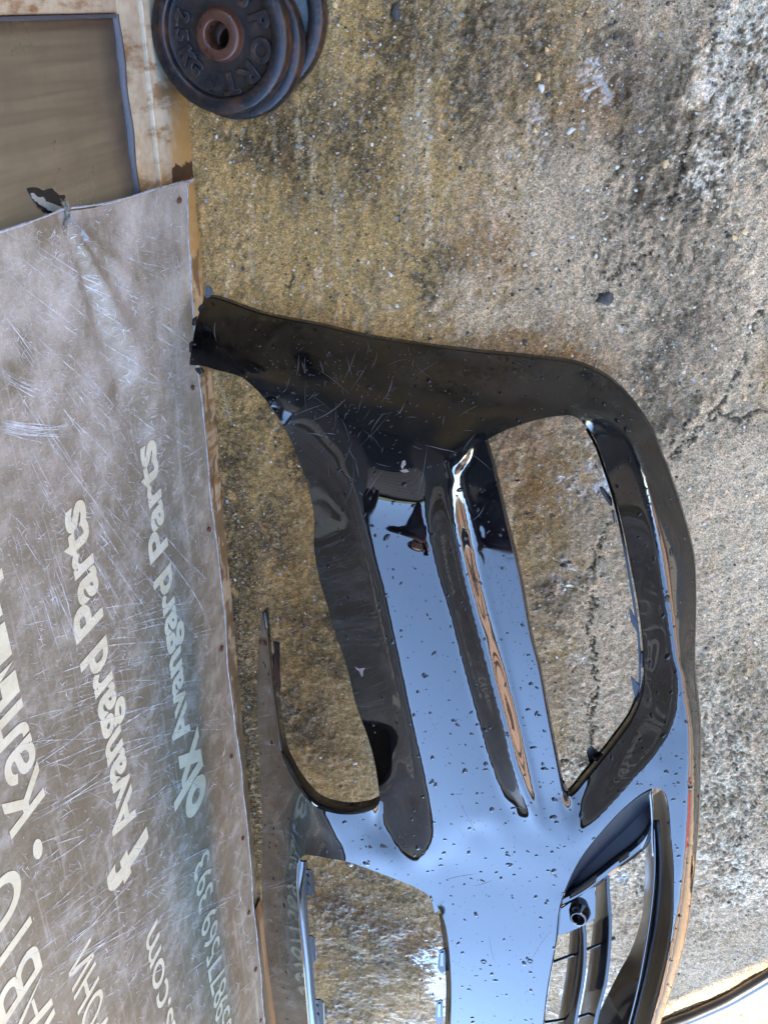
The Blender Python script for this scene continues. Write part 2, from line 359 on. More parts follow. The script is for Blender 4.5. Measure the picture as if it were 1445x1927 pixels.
# the shed's far corner stands where its shadow edge meets the wall
_e0 = un(1445, 1834)
YC = float(_e0[1] - _e0[0] * (SUN_DIR[1] / SUN_DIR[0]))
def build_shed():
    # ---- cream enamelled bottom rail and stile with rust near the ground
    m, c, r_, f = metal_paint('cream_enamel', (.90, .74, .50))
    sep = m.N('ShaderNodeSeparateXYZ'); m.L(m.co, sep.inputs[0]); y, z = sep.outputs[1], sep.outputs[2]
    low = m.math('MULTIPLY', m.math('SUBTRACT', .075, z), 13.0, True)           # rust creeps up from the threshold
    near = m.math('SUBTRACT', 1.0, m.math('MULTIPLY', m.math('ABSOLUTE', m.math('ADD', y, .205)), 9.0), True)
    amt = m.math('ADD', m.math('MULTIPLY', m.math('MULTIPLY', low, .44), m.math('ADD', 1.0, m.math('MULTIPLY', m.math('ADD', y, .30), 3.0), True)), m.math('MULTIPLY', near, .24))
    ru = m.rmp(m.math('ADD', r_, amt), [(.66, 0.0), (.92, .85)])
    c = m.mix(ru, c, (.66, .36, .09))
    deep = m.math('MULTIPLY', m.math('LESS_THAN', m.math('ABSOLUTE', m.math('ADD', m.math('ADD', y, .203), m.math('MULTIPLY', m.math('SUBTRACT', f, .5), .03))), .0125), m.math('LESS_THAN', m.math('ADD', z, m.math('MULTIPLY', f, .02)), .072))
    c = m.mix(m.math('MULTIPLY', deep, .95), c, (.050, .013, .006))
    peel = m.math('MULTIPLY', m.math('GREATER_THAN', m.noise(26, 3, .5, m.map((1, .55, 1.6))), .50), m.math('MULTIPLY', m.math('LESS_THAN', z, .035), m.math('LESS_THAN', y, -.30)))
    c = m.mix(m.math('MULTIPLY', peel, .8), c, (.20, .125, .05))
    grime = m.math('MULTIPLY', m.math('MULTIPLY', m.math('SUBTRACT', m.math('MULTIPLY', y, -1.0), .75), 2.2, True), m.math('LESS_THAN', z, .05))
    c = m.mix(m.math('MULTIPLY', grime, .72), c, (.085, .075, .040))
    m.color(c); m.rough(m.rmp(r_, [(.4, .32), (.7, .65)])); m.bump(m.math('ADD', f, m.math('MULTIPLY', ru, .6)), .0008, .5)
    cream = m.m
    door = empty('metal_door', (0, -1.2, 0))
    tag(door, 'cream enamelled steel door with rusty bottom rail and grimy glass pane, left behind the banner', 'door')
    def part(name, args, mat, bev=.002):
        bm = bmesh.new(); box(bm, *args, bevel=bev); o = bmobj(name, bm, mat, smooth=True); setparent(o, door); return o
    ZG = .150
    # bottom rail: slightly out of true, with a pressed ridge
    part('bottom_rail', (-.05, .000, YC, .30, -.01, .096), cream)
    part('rail_ridge', (-.048, .0035, YC, .30, .0962, .1005), cream, .0015)
    part('upper_rail', (-.05, -.0015, YC, .30, .1007, ZG), cream)
    part('stile', (-.05, -.001, -.016, .30, ZG + .0003, 1.95), cream)
    part('top_rail', (-.05, -.001, YC, .30, 1.9503, 2.05), cream)
    # glazing bead: dull aluminium strip wandering along the pane foot
    al = NM('dull_aluminium', (.10, .10, .11), .6, .0); al.bump(al.noise(90, 5, .7), .001, .5)
    vs_, fs = [], []
    yy = np.arange(-.017, -1.2, -.006)
    for i, yv in enumerate(yy):
        w = .0006 + .0008 * math.sin(yv * 130) * math.sin(yv * 47) + .0006 * rng.standard_normal()
        x = .0005 + .001 * math.sin(yv * 80)
        vs_ += [(-.008, yv, ZG - .0005), (x, yv, ZG - .0008), (x, yv, ZG + .003 + w), (-.008, yv, ZG + .004 + w)]
        if i: 
            b = 4 * i
            for k in range(3): fs.append((b - 4 + k, b - 3 + k, b + 1 + k, b + k))
    o = mkobj('glazing_bead', vs_, fs, al.m); setparent(o, door)
    part('glazing_bead', (-.012, .0006, -.0205, -.0165, ZG + .006, 1.94), al.m, .0008)
    # pane: dusty brown film with faint ribs, a torn scrap at one place
    g = NM('grimy_glass', rough=.22, ior=1.5)
    sp = g.N('ShaderNodeSeparateXYZ'); g.L(g.co, sp.inputs[0])
    rib = g.noise(26, 3, .6, g.map((0, 1, .05))); d1 = g.noise(7, 6, .62); d2 = g.noise(240, 4, .7)
    gc = g.rmp(rib, [(.30, (.30, .28, .215)), (.44, (.42, .39, .31)), (.52, (.33, .305, .24)), (.60, (.47, .44, .35)), (.7, (.36, .335, .265))])
    gc = g.mix(g.rmp(d1, [(.35, .6), (.62, 0.0)]), gc, (.26, .25, .215))
    gc = g.mix(g.rmp(d2, [(.64, 0.0), (.75, .5)]), gc, (.30, .28, .23))
    e1 = g.math('SUBTRACT', 1.0, g.math('MULTIPLY', g.math('SUBTRACT', sp.outputs[2], ZG), 22.0), True)
    gc = g.mix(g.math('MULTIPLY', e1, g.rmp(d1, [(.4, .9), (.6, .3)])), gc, (.05, .048, .05))
    g.color(g.mix(1, gc, (1.75, 1.60, 1.36), 'MULTIPLY')); g.rough(g.rmp(d1, [(.3, .45), (.7, .2)])); g.bump(rib, .002, .25)
    part('glass_pane', (-.018, -.0058, YC + .1, -.0168, ZG + .001, 1.9502), g.m, 0)
    def flake(name, poly, x, mat, th):
        vs_ = [(x, *unw(px, py, x)[1:]) for px, py in poly]; n = len(vs_)
        vs_ = vs_ + [(x - th, v[1], v[2]) for v in vs_]
        fs = [tuple(range(n))] + [(i, (i + 1) % n, n + (i + 1) % n, n + i) for i in range(n)]
        o = mkobj(name, vs_, fs, mat, smooth=False)
        bm = bmesh.new(); bm.from_mesh(o.data); bmesh.ops.recalc_face_normals(bm, faces=bm.faces); bm.to_mesh(o.data); bm.free()
        setparent(o, door); return o
    dk = NM('bare_dark_glass', (.030, .030, .032), .15); wh = NM('pale_adhesive', (.52, .56, .50), .6)
    dk.bump(dk.noise(200, 3), .0005, .3)
    poly = [(54, 356), (66, 352), (84, 358), (98, 356), (110, 364), (123, 370), (120, 378), (114, 384), (122, 395), (98, 402), (80, 394), (66, 380), (60, 370)]
    rr = np.random.default_rng(5)
    pj = spline([(a + rr.normal(0, 1.5), b + rr.normal(0, 1.5)) for a, b in poly + poly[:1]], 4)[:-1]
    flake('torn_film', [(a + rr.normal(0, .8), b + rr.normal(0, .8)) for a, b in pj], -.0050, dk.m, .0006)
    poly = [(58, 364), (64, 362), (70, 370), (82, 371), (88, 379), (102, 384), (118, 391), (122, 397), (104, 400), (88, 392), (74, 383), (62, 373)]
    pj = spline(poly + poly[:1], 4)[:-1]
    flake('adhesive_scrap', [(a + rr.normal(0, .6), b + rr.normal(0, .6)) for a, b in pj], -.0042, wh.m, .0006)
    # ---- the shed around the door, out of the frame but in the reflections
    shed = empty('shed', (-1.5, -1.0, 0))
    tag(shed, 'low rendered shed whose wall carries the door and the banner', 'shed')
    ren = NM('shed_render', rough=.85); n_ = ren.noise(6, 6); ren.color(ren.rmp(n_, [(.3, (.16, .15, .12)), (.7, (.24, .22, .18))])); ren.bump(ren.noise(80, 5), .003, .6)
    rf = NM('roof_sheet', (.10, .075, .06), .5); rf.bump(rf.noise(30, 3), .002, .4)
    gut = NM('green_gutter', (.17, .20, .13), .45)
    for nm, a, mt in [('wall', (-.08, -.002, YC, 2.6, 2.0503, 2.12), ren.m), ('wall', (-.08, -.002, .3003, 2.6, 0, 2.05), ren.m), ('wall', (-3.0, -.0805, YC, 2.6, 0, 2.12), ren.m),
                      ('roof', (-3.2, .10, YC - .03, 2.8, 2.122, 2.19), rf.m), ('gutter', (.102, .17, YC - .03, 2.8, 2.10, 2.17), gut.m)]:
        bm = bmesh.new(); box(bm, *a, bevel=.003); o = bmobj(nm, bm, mt); setparent(o, shed)
build_shed()

# ---- the sunlit house across the yard (seen only mirrored in the black paint)
def build_house():
    h = empty('house', (5.2, 0, 0)); tag(h, 'peach rendered house across the yard in full sun', 'house')
    pe = NM('peach_render', rough=.9); n_ = pe.noise(3, 5); pe.color(pe.rmp(n_, [(.3, (.52, .32, .21)), (.7, (.58, .37, .25))]))
    rd = NM('red_shutter', (.45, .03, .02), .5); ti = NM('roof_tile', (.13, .07, .05), .7); gl = NM('window_glass', (.02, .025, .03), .08); wf = NM('window_frame', (.6, .58, .55), .5)
    def p(nm, a, mt, par=h):
        bm = bmesh.new(); box(bm, *a); o = bmobj(nm, bm, mt); setparent(o, h)
        return o
    p('wall', (5.2, 9, -7.5, 9, 0, 2.5), pe.m); p('roof', (4.95, 9.4, -7.9, 9.4, 2.502, 2.68), ti.m)
    for y0 in (2.6,):
        p('window', (5.10, 5.1295, y0, y0 + 1.1, .8, 1.7), gl.m); p('window_frame', (5.08, 5.1295, y0 - .08, y0 - .003, .72, 1.78), wf.m)
        p('window_frame', (5.08, 5.1295, y0 + 1.103, y0 + 1.18, .72, 1.78), wf.m)
    br = NM('brown_timber', (.10, .05, .03), .6)
    for z0, z1 in ((0, .30), (1.20, 1.33), (1.62, 1.67), (2.42, 2.495)): p('timber_band', (5.13, 5.1985, -7.4, 8.9, z0, z1), br.m)
    p('door', (5.10, 5.129, -3.9, -3.0, 0, 1.9), rd.m)
NM.K = 1.0
build_house()
NM.K = 0.5

def build_occluder():  # unseen building added to darken the paint's reflections and block low sky
    g = empty('occluder', (1, 4.5, 0)); tag(g, 'tall dark timber barn added unseen behind the photographer to darken reflections in the paint', 'occluder')
    wd = NM('dark_boarding', (.016, .016, .018), .7); wd.bump(wd.noise(20, 4, .6, wd.map((1, 1, .1))), .004, .5); gr = NM('olive_fascia', (.09, .10, .06), .5); rf = NM('occluder_roof', (.05, .05, .055), .6)
    for nm, a, mt in (('wall', (-2.4, 1.7, 3.6, 9.0, 0, 2.85), wd.m), ('fascia', (-2.5, 1.8, 3.42, 3.5, 2.83, 3.0), gr.m), ('roof', (-2.5, 1.8, 3.502, 9.1, 2.852, 2.97), rf.m)):
        bm = bmesh.new(); box(bm, *a, bevel=.004); o = bmobj(nm, bm, mt); setparent(o, g)
    for k in range(18):
        bm = bmesh.new(); z_ = .02 + k * .152; box(bm, -2.38, 1.68, 3.575, 3.598, z_, z_ + .146, bevel=.003); o = bmobj('board', bm, wd.m); setparent(o, g)
NM.K = 1.0
build_occluder()
def build_person():
    """the photographer, mirrored as a dark shape in the wet paint"""
    me = bpy.data.meshes.new('person'); V = {}
    J = dict(pelvis=(.60, .42, .96, .15, .11), belly=(.60, .40, 1.12, .145, .105), chest=(.60, .36, 1.33, .165, .11), neck=(.60, .31, 1.50, .06, .06), jaw=(.60, .27, 1.57, .075, .085), head=(.60, .245, 1.66, .082, .10), crown=(.60, .25, 1.75, .055, .07),
             shl=(.42, .35, 1.43, .065, .065), ell=(.38, .20, 1.20, .047, .047), wrl=(.52, .075, 1.19, .03, .027), hal=(.545, .045, 1.205, .036, .018), shr=(.78, .35, 1.43, .065, .065), elr=(.82, .20, 1.20, .047, .047), wrr=(.66, .075, 1.19, .03, .027), har=(.625, .045, 1.205, .036, .018),
             hil=(.51, .42, .88, .095, .095), knl=(.50, .39, .50, .062, .062), anl=(.49, .44, .10, .045, .045), tol=(.48, .30, .045, .045, .035), hir=(.69, .42, .88, .095, .095), knr=(.70, .39, .50, .062, .062), anr=(.71, .44, .10, .045, .045), tor=(.73, .30, .045, .045, .035))
    E_ = [('pelvis', 'belly'), ('belly', 'chest'), ('chest', 'neck'), ('neck', 'jaw'), ('jaw', 'head'), ('head', 'crown'), ('chest', 'shl'), ('shl', 'ell'), ('ell', 'wrl'), ('wrl', 'hal'), ('chest', 'shr'), ('shr', 'elr'), ('elr', 'wrr'), ('wrr', 'har'),
          ('pelvis', 'hil'), ('hil', 'knl'), ('knl', 'anl'), ('anl', 'tol'), ('pelvis', 'hir'), ('hir', 'knr'), ('knr', 'anr'), ('anr', 'tor')]
    rad = [(v[3], v[4]) for v in J.values()]; names = list(J); vv = [v[:3] for v in J.values()]; ee = [(names.index(a), names.index(b)) for a, b in E_]
    for wr, ha, sx_ in (('wrl', 'hal', 1), ('wrr', 'har', -1)):      # fingers curl round the telephone's edges, a thumb on its face
        h = J[ha]
        for q in range(4):
            b = len(vv); z0 = h[2] + .025 - q * .017; L = (.030, .034, .032, .026)[q]
            vv += [(h[0] + sx_ * .008, h[1] - .004, z0), (h[0] + sx_ * (.008 + L * .2), h[1] - L * .6, z0 + .004), (h[0] + sx_ * (.010 + L * .5), h[1] - L * .95, z0 + .006)]
            rad += [(.0095, .0095), (.0085, .0085), (.0075, .0075)]; ee += [(names.index(ha), b), (b, b + 1), (b + 1, b + 2)]
        b = len(vv); vv += [(h[0] + sx_ * .006, h[1] + .018, h[2] + .01), (h[0] + sx_ * .028, h[1] + .022, h[2] + .022)]; rad += [(.011, .011), (.009, .009)]; ee += [(names.index(ha), b), (b, b + 1)]
    me.from_pydata(vv, ee, []); o = bpy.data.objects.new('person', me); col.objects.link(o)
    sk = o.modifiers.new('skin', 'SKIN'); sk.use_smooth_shade = True; o.modifiers.new('sub', 'SUBSURF').levels = 1; o.modifiers['sub'].render_levels = 2
    if not me.skin_vertices: 
        bpy.context.view_layer.objects.active = o; o.select_set(True); bpy.ops.object.modifier_remove(modifier='skin'); sk = o.modifiers.new('skin', 'SKIN'); o.modifiers.move(1, 0)
    for i, r_ in enumerate(rad): me.skin_vertices[0].data[i].radius = r_
    me.skin_vertices[0].data[0].use_root = True
    m = NM('clothes_and_skin', rough=.8); sp = m.N('ShaderNodeSeparateXYZ'); m.L(m.co, sp.inputs[0])
    skin = m.math('MAXIMUM', m.math('GREATER_THAN', sp.outputs[2], 1.53), m.math('MULTIPLY', m.math('LESS_THAN', sp.outputs[1], .085), m.math('GREATER_THAN', sp.outputs[2], 1.0)))
    c = m.mix(m.math('LESS_THAN', sp.outputs[2], .95), (.030, .008, .016), (.012, .013, .020)); c = m.mix(skin, c, (.36, .20, .13)); m.color(c); me.materials.append(m.m)
    tag(o, 'photographer in dark maroon jacket holding a telephone over the bumper, mirrored in its paint', 'person')
    hm = NM('dark_hair', (.02, .014, .010), .6); bm = bmesh.new(); r = bmesh.ops.create_icosphere(bm, subdivisions=3, radius=1)
    for v in list(bm.verts):
        if v.co.y < -.45 and v.co.z < .35 or v.co.z < -.35: bm.verts.remove(v)
    for v in bm.verts: v.co = Vector((.60 + v.co.x * .089, .262 + v.co.y * .105, 1.685 + v.co.z * .10))
    h = bmobj('hair', bm, hm.m, smooth=True); h.parent = o
    fm = NM('dark_features', (.03, .02, .018), .4)
    for nm, pos, sc_ in (('eye', (.572, .150, 1.655), (.010, .006, .006)), ('eye', (.628, .150, 1.655), (.010, .006, .006)), ('nose', (.60, .138, 1.625), (.010, .018, .020)), ('mouth', (.60, .160, 1.588), (.022, .006, .005)), ('ear', (.515, .25, 1.64), (.008, .018, .030)), ('ear', (.685, .25, 1.64), (.008, .018, .030))):
        bm = bmesh.new(); bmesh.ops.create_uvsphere(bm, u_segments=12, v_segments=8, radius=1)
        for v in bm.verts: v.co = Vector((pos[0] + v.co.x * sc_[0], pos[1] + v.co.y * sc_[1], pos[2] + v.co.z * sc_[2]))
        q = bmobj(nm, bm, m.m if nm in ('nose', 'ear') else fm.m, smooth=True); q.parent = o
    ph = NM('telephone_glass', (.01, .01, .012), .1); bm = bmesh.new(); box(bm, -.0375, .0375, -.075, .075, .002, .010, bevel=.003)
    bmesh.ops.transform(bm, matrix=camo.matrix_world @ Matrix.Translation((0, -.045, 0)), verts=bm.verts)
    t = bmobj('telephone', bm, ph.m, smooth=False); tag(t, 'black telephone held level over the bumper by the photographer', 'telephone')
build_person()
NM.K = 0.5

# ================================================================== BANNER
BOT = [(356, 341), (355, 399), (354, 448), (360, 523), (366, 598), (375, 700), (384, 766), (398, 911), (410, 1015), (420, 1119), (431, 1257), (453, 1444), (471, 1637), (484, 1793), (496, 1924)]
SIDE = [(356, 341), (330, 346), (290, 356), (240, 371), (200, 382), (165, 387), (132, 391), (100, 400), (60, 415), (0, 436)]
def banner_fn():
    b = np.array([unw(px, py, .014) for px, py in BOT]); s = np.array([unw(px, py, .014) for px, py in SIDE])
    yb, zb = b[:, 1][::-1], b[:, 2][::-1]; zs, ys_ = s[:, 2], s[:, 1]
    def zbot(y): return np.interp(y, yb, zb)
    def yside(z): return np.interp(z, zs, ys_)
    tie = unw(118, 405, .014)[1:]
    def bx(y, z):
        """distance of the cloth from the wall plane"""
        y = np.asarray(y, float); z = np.asarray(z, float)
        dy = tie[0] - y; dz = z - tie[1]; r = np.hypot(dy, dz); a = np.arctan2(dz, dy)
        fold = .0065 * np.exp(-((a + .52) / .13) ** 2) * sm(0, .05, r) * (1 - sm(.25, .5, r))
        fold += -.005 * np.exp(-((a + .30) / .10) ** 2) * sm(0, .05, r) * (1 - sm(.2, .45, r))
        fold += .004 * np.exp(-((a + .85) / .14) ** 2) * sm(0, .05, r) * (1 - sm(.1, .3, r))
        x = .013 + fold + .0022 * np.sin(3.1 * y + 7 * z) + .0010 * np.sin(13 * y - 11 * z + 1) + .0005 * np.sin(41 * y + 23 * z)
        x += .0012 * np.exp(-((z - zbot(y)) / .05) ** 2) * (1 + np.sin(21 * y + 1)) * .5
        x += .0018 * np.exp(-((z - .09 - .02 * np.sin(y * 4)) / .018) ** 2) * sm(-1.25, -1.5, y)
        x -= .006 * np.exp(-(r / .012) ** 2)
        return np.maximum(x, .006)
    return zbot, yside, bx, tie
zbot, yside, bannerx, TIE = banner_fn()
def build_banner():
    bn = empty('advertising_banner', (.014, -1.2, .02))
    tag(bn, 'scuffed grey vinyl banner with cream car-parts lettering, fixed over the shed door', 'banner')
    nu, nv = 420, 190
    t = np.linspace(0, 1, nu); w = np.linspace(0, 1, nv) ** 1.15
    V3 = np.zeros((nu, nv, 3))
    for j, wv in enumerate(w):
        z1 = wv * 1.25
        y0 = yside(z1 + .017); y = y0 + (YC + .06 - y0) * t ** 1.3
        z = zbot(y) * (1 - wv) + (zbot(y0) + z1) * wv if False else zbot(y) + (z1) * (1 + 0 * y)
        V3[:, j, 1] = y; V3[:, j, 2] = z
    V3[..., 0] = bannerx(V3[..., 1], V3[..., 2])
    i = np.arange(nu * nv).reshape(nu, nv)
    q = np.stack([i[:-1, :-1], i[:-1, 1:], i[1:, 1:], i[1:, :-1]], -1).reshape(-1, 4)
    vv = V3.reshape(-1, 3); n = len(vv); back = vv - np.array([.0012, 0, 0])
    rim = np.concatenate([i[0, :], i[1:, -1], i[-1, ::-1][1:], i[::-1, 0][1:]])
    fs = [tuple(a) for a in q] + [(a[3] + n, a[2] + n, a[1] + n, a[0] + n) for a in q]
    m = NM('vinyl_banner', rough=.4, ior=1.5); m.b.inputs['Specular IOR Level'].default_value = .25
    a1 = m.noise(5, 5, .6); a2 = m.noise(30, 6, .68); a3 = m.noise(220, 4, .65, m.map((1, 1, .5), (R(25), 0, 0)))
    c = m.rmp(a1, [(.30, (.25, .205, .132)), (.5, (.34, .292, .218)), (.72, (.50, .455, .37))])
    c = m.mix(m.rmp(a2, [(.42, .6), (.6, 0.0)]), c, (.20, .165, .105)); c = m.mix(m.rmp(a2, [(.52, 0.0), (.75, .6)]), c, (.58, .56, .53))
    sepx = m.N('ShaderNodeSeparateXYZ'); m.L(m.co, sepx.inputs[0])
    # scuffed bloom of the vinyl near the fixed end and along the foot
    end = m.math('ADD', m.math('MULTIPLY', m.math('ADD', sepx.outputs[1], .62), 2.6, True), m.math('SUBTRACT', .55, m.math('MULTIPLY', sepx.outputs[2], 4.0), True), True)
    bloom = m.math('MULTIPLY', end, m.rmp(m.noise(14, 5, .6), [(.35, 0.0), (.65, .75)]))
    c = m.mix(bloom, c, (.72, .66, .60))
    c = m.mix(m.rmp(a3, [(.3, .25), (.7, 0.0)]), c, (.09, .08, .06))
    # drag marks: stretched noise in two directions
    for rx, sc_, th in ((R(-32), (1, 1, .02), .64), (R(-62), (1, 1, .02), .66), (R(20), (1, 1, .03), .68)):
        s_ = m.noise(110, 3, .6, m.map((1, sc_[2], 1), (rx, 0, 0)))
        c = m.mix(m.math('MULTIPLY', m.rmp(s_, [(th - .04, 0.0), (th + .05, .34)]), m.rmp(m.noise(7, 2), [(.36, 0.0), (.55, 1.0)])), c, (.66, .62, .54))
    m.color(m.mix(1, c, (1.16, 1.12, 1.06), 'MULTIPLY')); m.rough(m.rmp(a2, [(.3, .30), (.7, .5)]))
    b1 = m.bump(m.noise(60, 5, .6), .0016, .55); m.bump(m.noise(600, 3, .6, m.map((1, 1, .6), (R(30), 0, 0))), .0008, .55, prev=b1)
    sheet = mkobj('vinyl_sheet', np.concatenate([vv, back]), fs, m.m); setparent(sheet, bn)
    # heat-welded hem, a hair proud, whiter where worn
    hm = NM('worn_white_hem', rough=.5); hm.color(hm.rmp(hm.noise(120, 5, .7), [(.35, (.30, .28, .27)), (.6, (.62, .61, .62))]))
    vs_, fs = [], []
    path = [(y, zbot(y)) for y in np.linspace(YC + .07, -.214, 420)] + [(yside(z), z + 0.0) for z in np.linspace(.020, 1.2, 160)]
    for k, (y, z) in enumerate(path):
        x = float(bannerx(y, z)); q0, q1 = path[max(k - 1, 0)], path[min(k + 1, len(path) - 1)]
        dy, dz = q1[0] - q0[0], q1[1] - q0[1]; L = math.hypot(dy, dz) + 1e-9; ny_, nz_ = -dz / L, dy / L
        h_ = .0013 + .0006 * math.sin(k * .9) * math.sin(k * .37)
        for ang in range(5):
            a = ang / 5 * 2 * math.pi
            vs_.append((x + .0004 + h_ * .7 * math.cos(a), y + ny_ * h_ * math.sin(a), z + nz_ * h_ * math.sin(a)))
        if k:
            b = 5 * k
            for j in range(5): fs.append((b - 5 + j, b - 5 + (j + 1) % 5, b + (j + 1) % 5, b + j))
    o = mkobj('hem', vs_, fs, hm.m); setparent(o, bn)
    # ---- lettering
    ink = NM('cream_lettering', rough=.45); ink.color(ink.rmp(ink.noise(40, 5, .65), [(.3, (.78, .68, .44)), (.65, (.95, .86, .62))]))
    ink.bump(ink.noise(300, 3), .0005, .3)
    def text(s, y0, z0, y1, h, off=.012, italic=0, sx=None):
        """s from y0 (start) to y1 (end) with capital height h, base at z0"""
        cu = bpy.data.curves.new('lettering', 'FONT'); cu.body = s; cu.size = 1; cu.offset = off; cu.resolution_u = 4
        to = bpy.data.objects.new('lettering', cu); col.objects.link(to)
        dg = bpy.context.evaluated_depsgraph_get(); me = bpy.data.meshes.new_from_object(to.evaluated_get(dg))
        bpy.data.objects.remove(to)
        bm = bmesh.new(); bm.from_mesh(me); bmesh.ops.triangulate(bm, faces=bm.faces)
        for _ in range(2):
            es = [e for e in bm.edges if e.calc_length() > .25]
            if es: bmesh.ops.subdivide_edges(bm, edges=es, cuts=1)
            bmesh.ops.triangulate(bm, faces=bm.faces)
        xs = [v.co.x for v in bm.verts]; x0, x1 = min(xs), max(xs); cap = .73
        kx = (y1 - y0) / (x1 - x0); kz = h / cap
        for v in bm.verts:
            X, Yl = v.co.x - x0, v.co.y
            y = y0 + X * kx + Yl * kz * italic; z = z0 + Yl * kz + 0
            v.co = Vector((float(bannerx(y, z)) + .0007, y, z))
        bm.to_mesh(me); bm.free()
        for p in me.polygons: p.use_smooth = False
        me.materials.append(ink.m)
        o = bpy.data.objects.new('lettering', me); col.objects.link(o); setparent(o, bn)
        # flip if facing the wall
        if sum(p.normal.x for p in me.polygons) < 0: me.flip_normals()
        return o
    return bn, text
bn, text = build_banner()
def wz(px, py): p = unw(px, py, .014); return p[1], p[2]
text('Avangard Parts', -1.008, .392, -.497, .060, .034)
text('Avangard Parts', -1.008, .212, -.503, .053, .034)
text('olx', -1.170, .190, -1.018, .098, .045)
text('f', -1.083, .374, -1.028, .108, .030)
text('+359877569 393', -1.827, .203, -1.273, .058, .004)
text('avangardparts.com', -2.06, .380, -1.238, .060, .006)
text('Калници', -.800, .558, -.455, .062, .026)
text('•', -.866, .565, -.838, .02 / .4, 0)
text('НАВТО', -1.150, .627, -.825, .078, .016)
text('БРОНИ', -1.300, .535, -1.078, .052, .012)
def banner_details():
    # rusty fixings along the foot and up the end
    ru = NM('rusty_fixing', rough=.6); ru.color(ru.rmp(ru.noise(300, 4), [(.3, (.06, .018, .008)), (.7, (.27, .085, .03))])); ru.bump(ru.noise(500, 3), .001, .7)
    def rivet():
        vs_, fs = [], []; n = 14
        prof = [(.0, .0012), (.0016, .0012), (.0022, .0021), (.0034, .0024), (.0044, .0016), (.0048, .0003)]
        for r, h_ in prof:
            for k in range(n):
                a = 2 * math.pi * k / n; vs_.append((h_, r * .8 * math.cos(a), r * 1.25 * math.sin(a) * .95))
        for j in range(len(prof) - 1):
            for k in range(n): fs.append((j * n + k, j * n + (k + 1) % n, (j + 1) * n + (k + 1) % n, (j + 1) * n + k))
        me = bpy.data.meshes.new('rivet'); me.from_pydata(vs_, [], fs); me.update(); me.materials.append(ru.m)
        me.polygons.foreach_set('use_smooth', [True] * len(fs)); return me
    me = rivet()
    for px, py in [(338, 377), (363, 730), (396, 997), (417, 1221), (436, 1424), (454, 1577), (466, 1717), (477, 1823), (488, 1920)]:
        p = unw(px, py, .014); o = bpy.data.objects.new('rivet', me); col.objects.link(o)
        o.location = (float(bannerx(p[1], p[2])) + .0008, p[1], p[2]); setparent(o, bn); o.rotation_euler = (rng.uniform(-.4, .4), 0, 0)
        s = rng.uniform(.9, 1.15); o.scale = (1, s, s)
    # the knotted tie that gathers the cloth
    tm = NM('frayed_tie', rough=.8); tm.color(tm.rmp(tm.noise(200, 4), [(.3, (.10, .06, .03)), (.5, (.35, .28, .19)), (.75, (.50, .47, .40))])); tm.bump(tm.noise(400, 4), .002, .8)
    vs_, fs = [], []; n = 8
    def tube(path, r):
        b0 = len(vs_)
        for i, p in enumerate(path):
            q0, q1 = np.array(path[max(i - 1, 0)]), np.array(path[min(i + 1, len(path) - 1)]); t_ = q1 - q0; t_ /= np.linalg.norm(t_) + 1e-9
            a = np.cross(t_, (1, .2, .1)); a /= np.linalg.norm(a); b = np.cross(t_, a)
            for k in range(n):
                an = 2 * math.pi * k / n; vs_.append(tuple(np.array(p) + r * (a * math.cos(an) + b * math.sin(an))))
            if i:
                for k in range(n): fs.append((b0 + (i - 1) * n + k, b0 + (i - 1) * n + (k + 1) % n, b0 + i * n + (k + 1) % n, b0 + i * n + k))
    c0 = unw(119, 432, .012)
    for j in range(9):
        ph = j * .7; R_ = .0035 + .0012 * (j % 3)
        path = [(c0[0] + .001 + .0016 * math.sin(3 * a + ph), c0[1] + R_ * 1.15 * math.cos(a + ph), c0[2] + R_ * .9 * math.sin(a * 1.0 + ph * .6)) for a in np.linspace(0, 4.4 + .3 * j, 22)]
        tube(path, .0009 + .0003 * (j % 2))
    top = unw(127, 390, .014)
    for j in range(10):
        e = c0 + np.array([.002, rng.uniform(-.002, .002), rng.uniform(-.002, .002)])
        tube([e, (e + top) / 2 + rng.normal(0, .0015, 3) + [.002, 0, 0], top + rng.normal(0, .002, 3), top + np.array([-.002, .006, .001]) + rng.normal(0, .0025, 3)], .0006)
    o = mkobj('knotted_tie', vs_, fs, tm.m); setparent(o, bn)
    pm = NM('whitened_patch', rough=.55); pm.color(pm.rmp(pm.noise(160, 5, .7), [(.3, (.26, .28, .30)), (.65, (.42, .46, .49))]))
    poly = [(126, 410), (127, 398), (131, 398), (138, 415), (158, 450), (140, 462), (133, 445), (128, 436)]
    pj = spline(poly + poly[:1], 3)[:-1]; vs_ = []
    for a, b in pj:
        p = unw(a, b, .014); vs_.append((float(bannerx(p[1], p[2])) + .0005, p[1], p[2]))
    bm = bmesh.new(); bm.faces.new([bm.verts.new(v) for v in vs_]); bmesh.ops.triangulate(bm, faces=bm.faces); bm.normal_update()
    o = bmobj('worn_patch', bm, pm.m); 
    if sum(p.normal.x for p in o.data.polygons) < 0: o.data.flip_normals()
    setparent(o, bn)
    # scuffs: hair-thin scored lines in the vinyl
    vs_, fs = [], []
    g = np.random.default_rng(21)
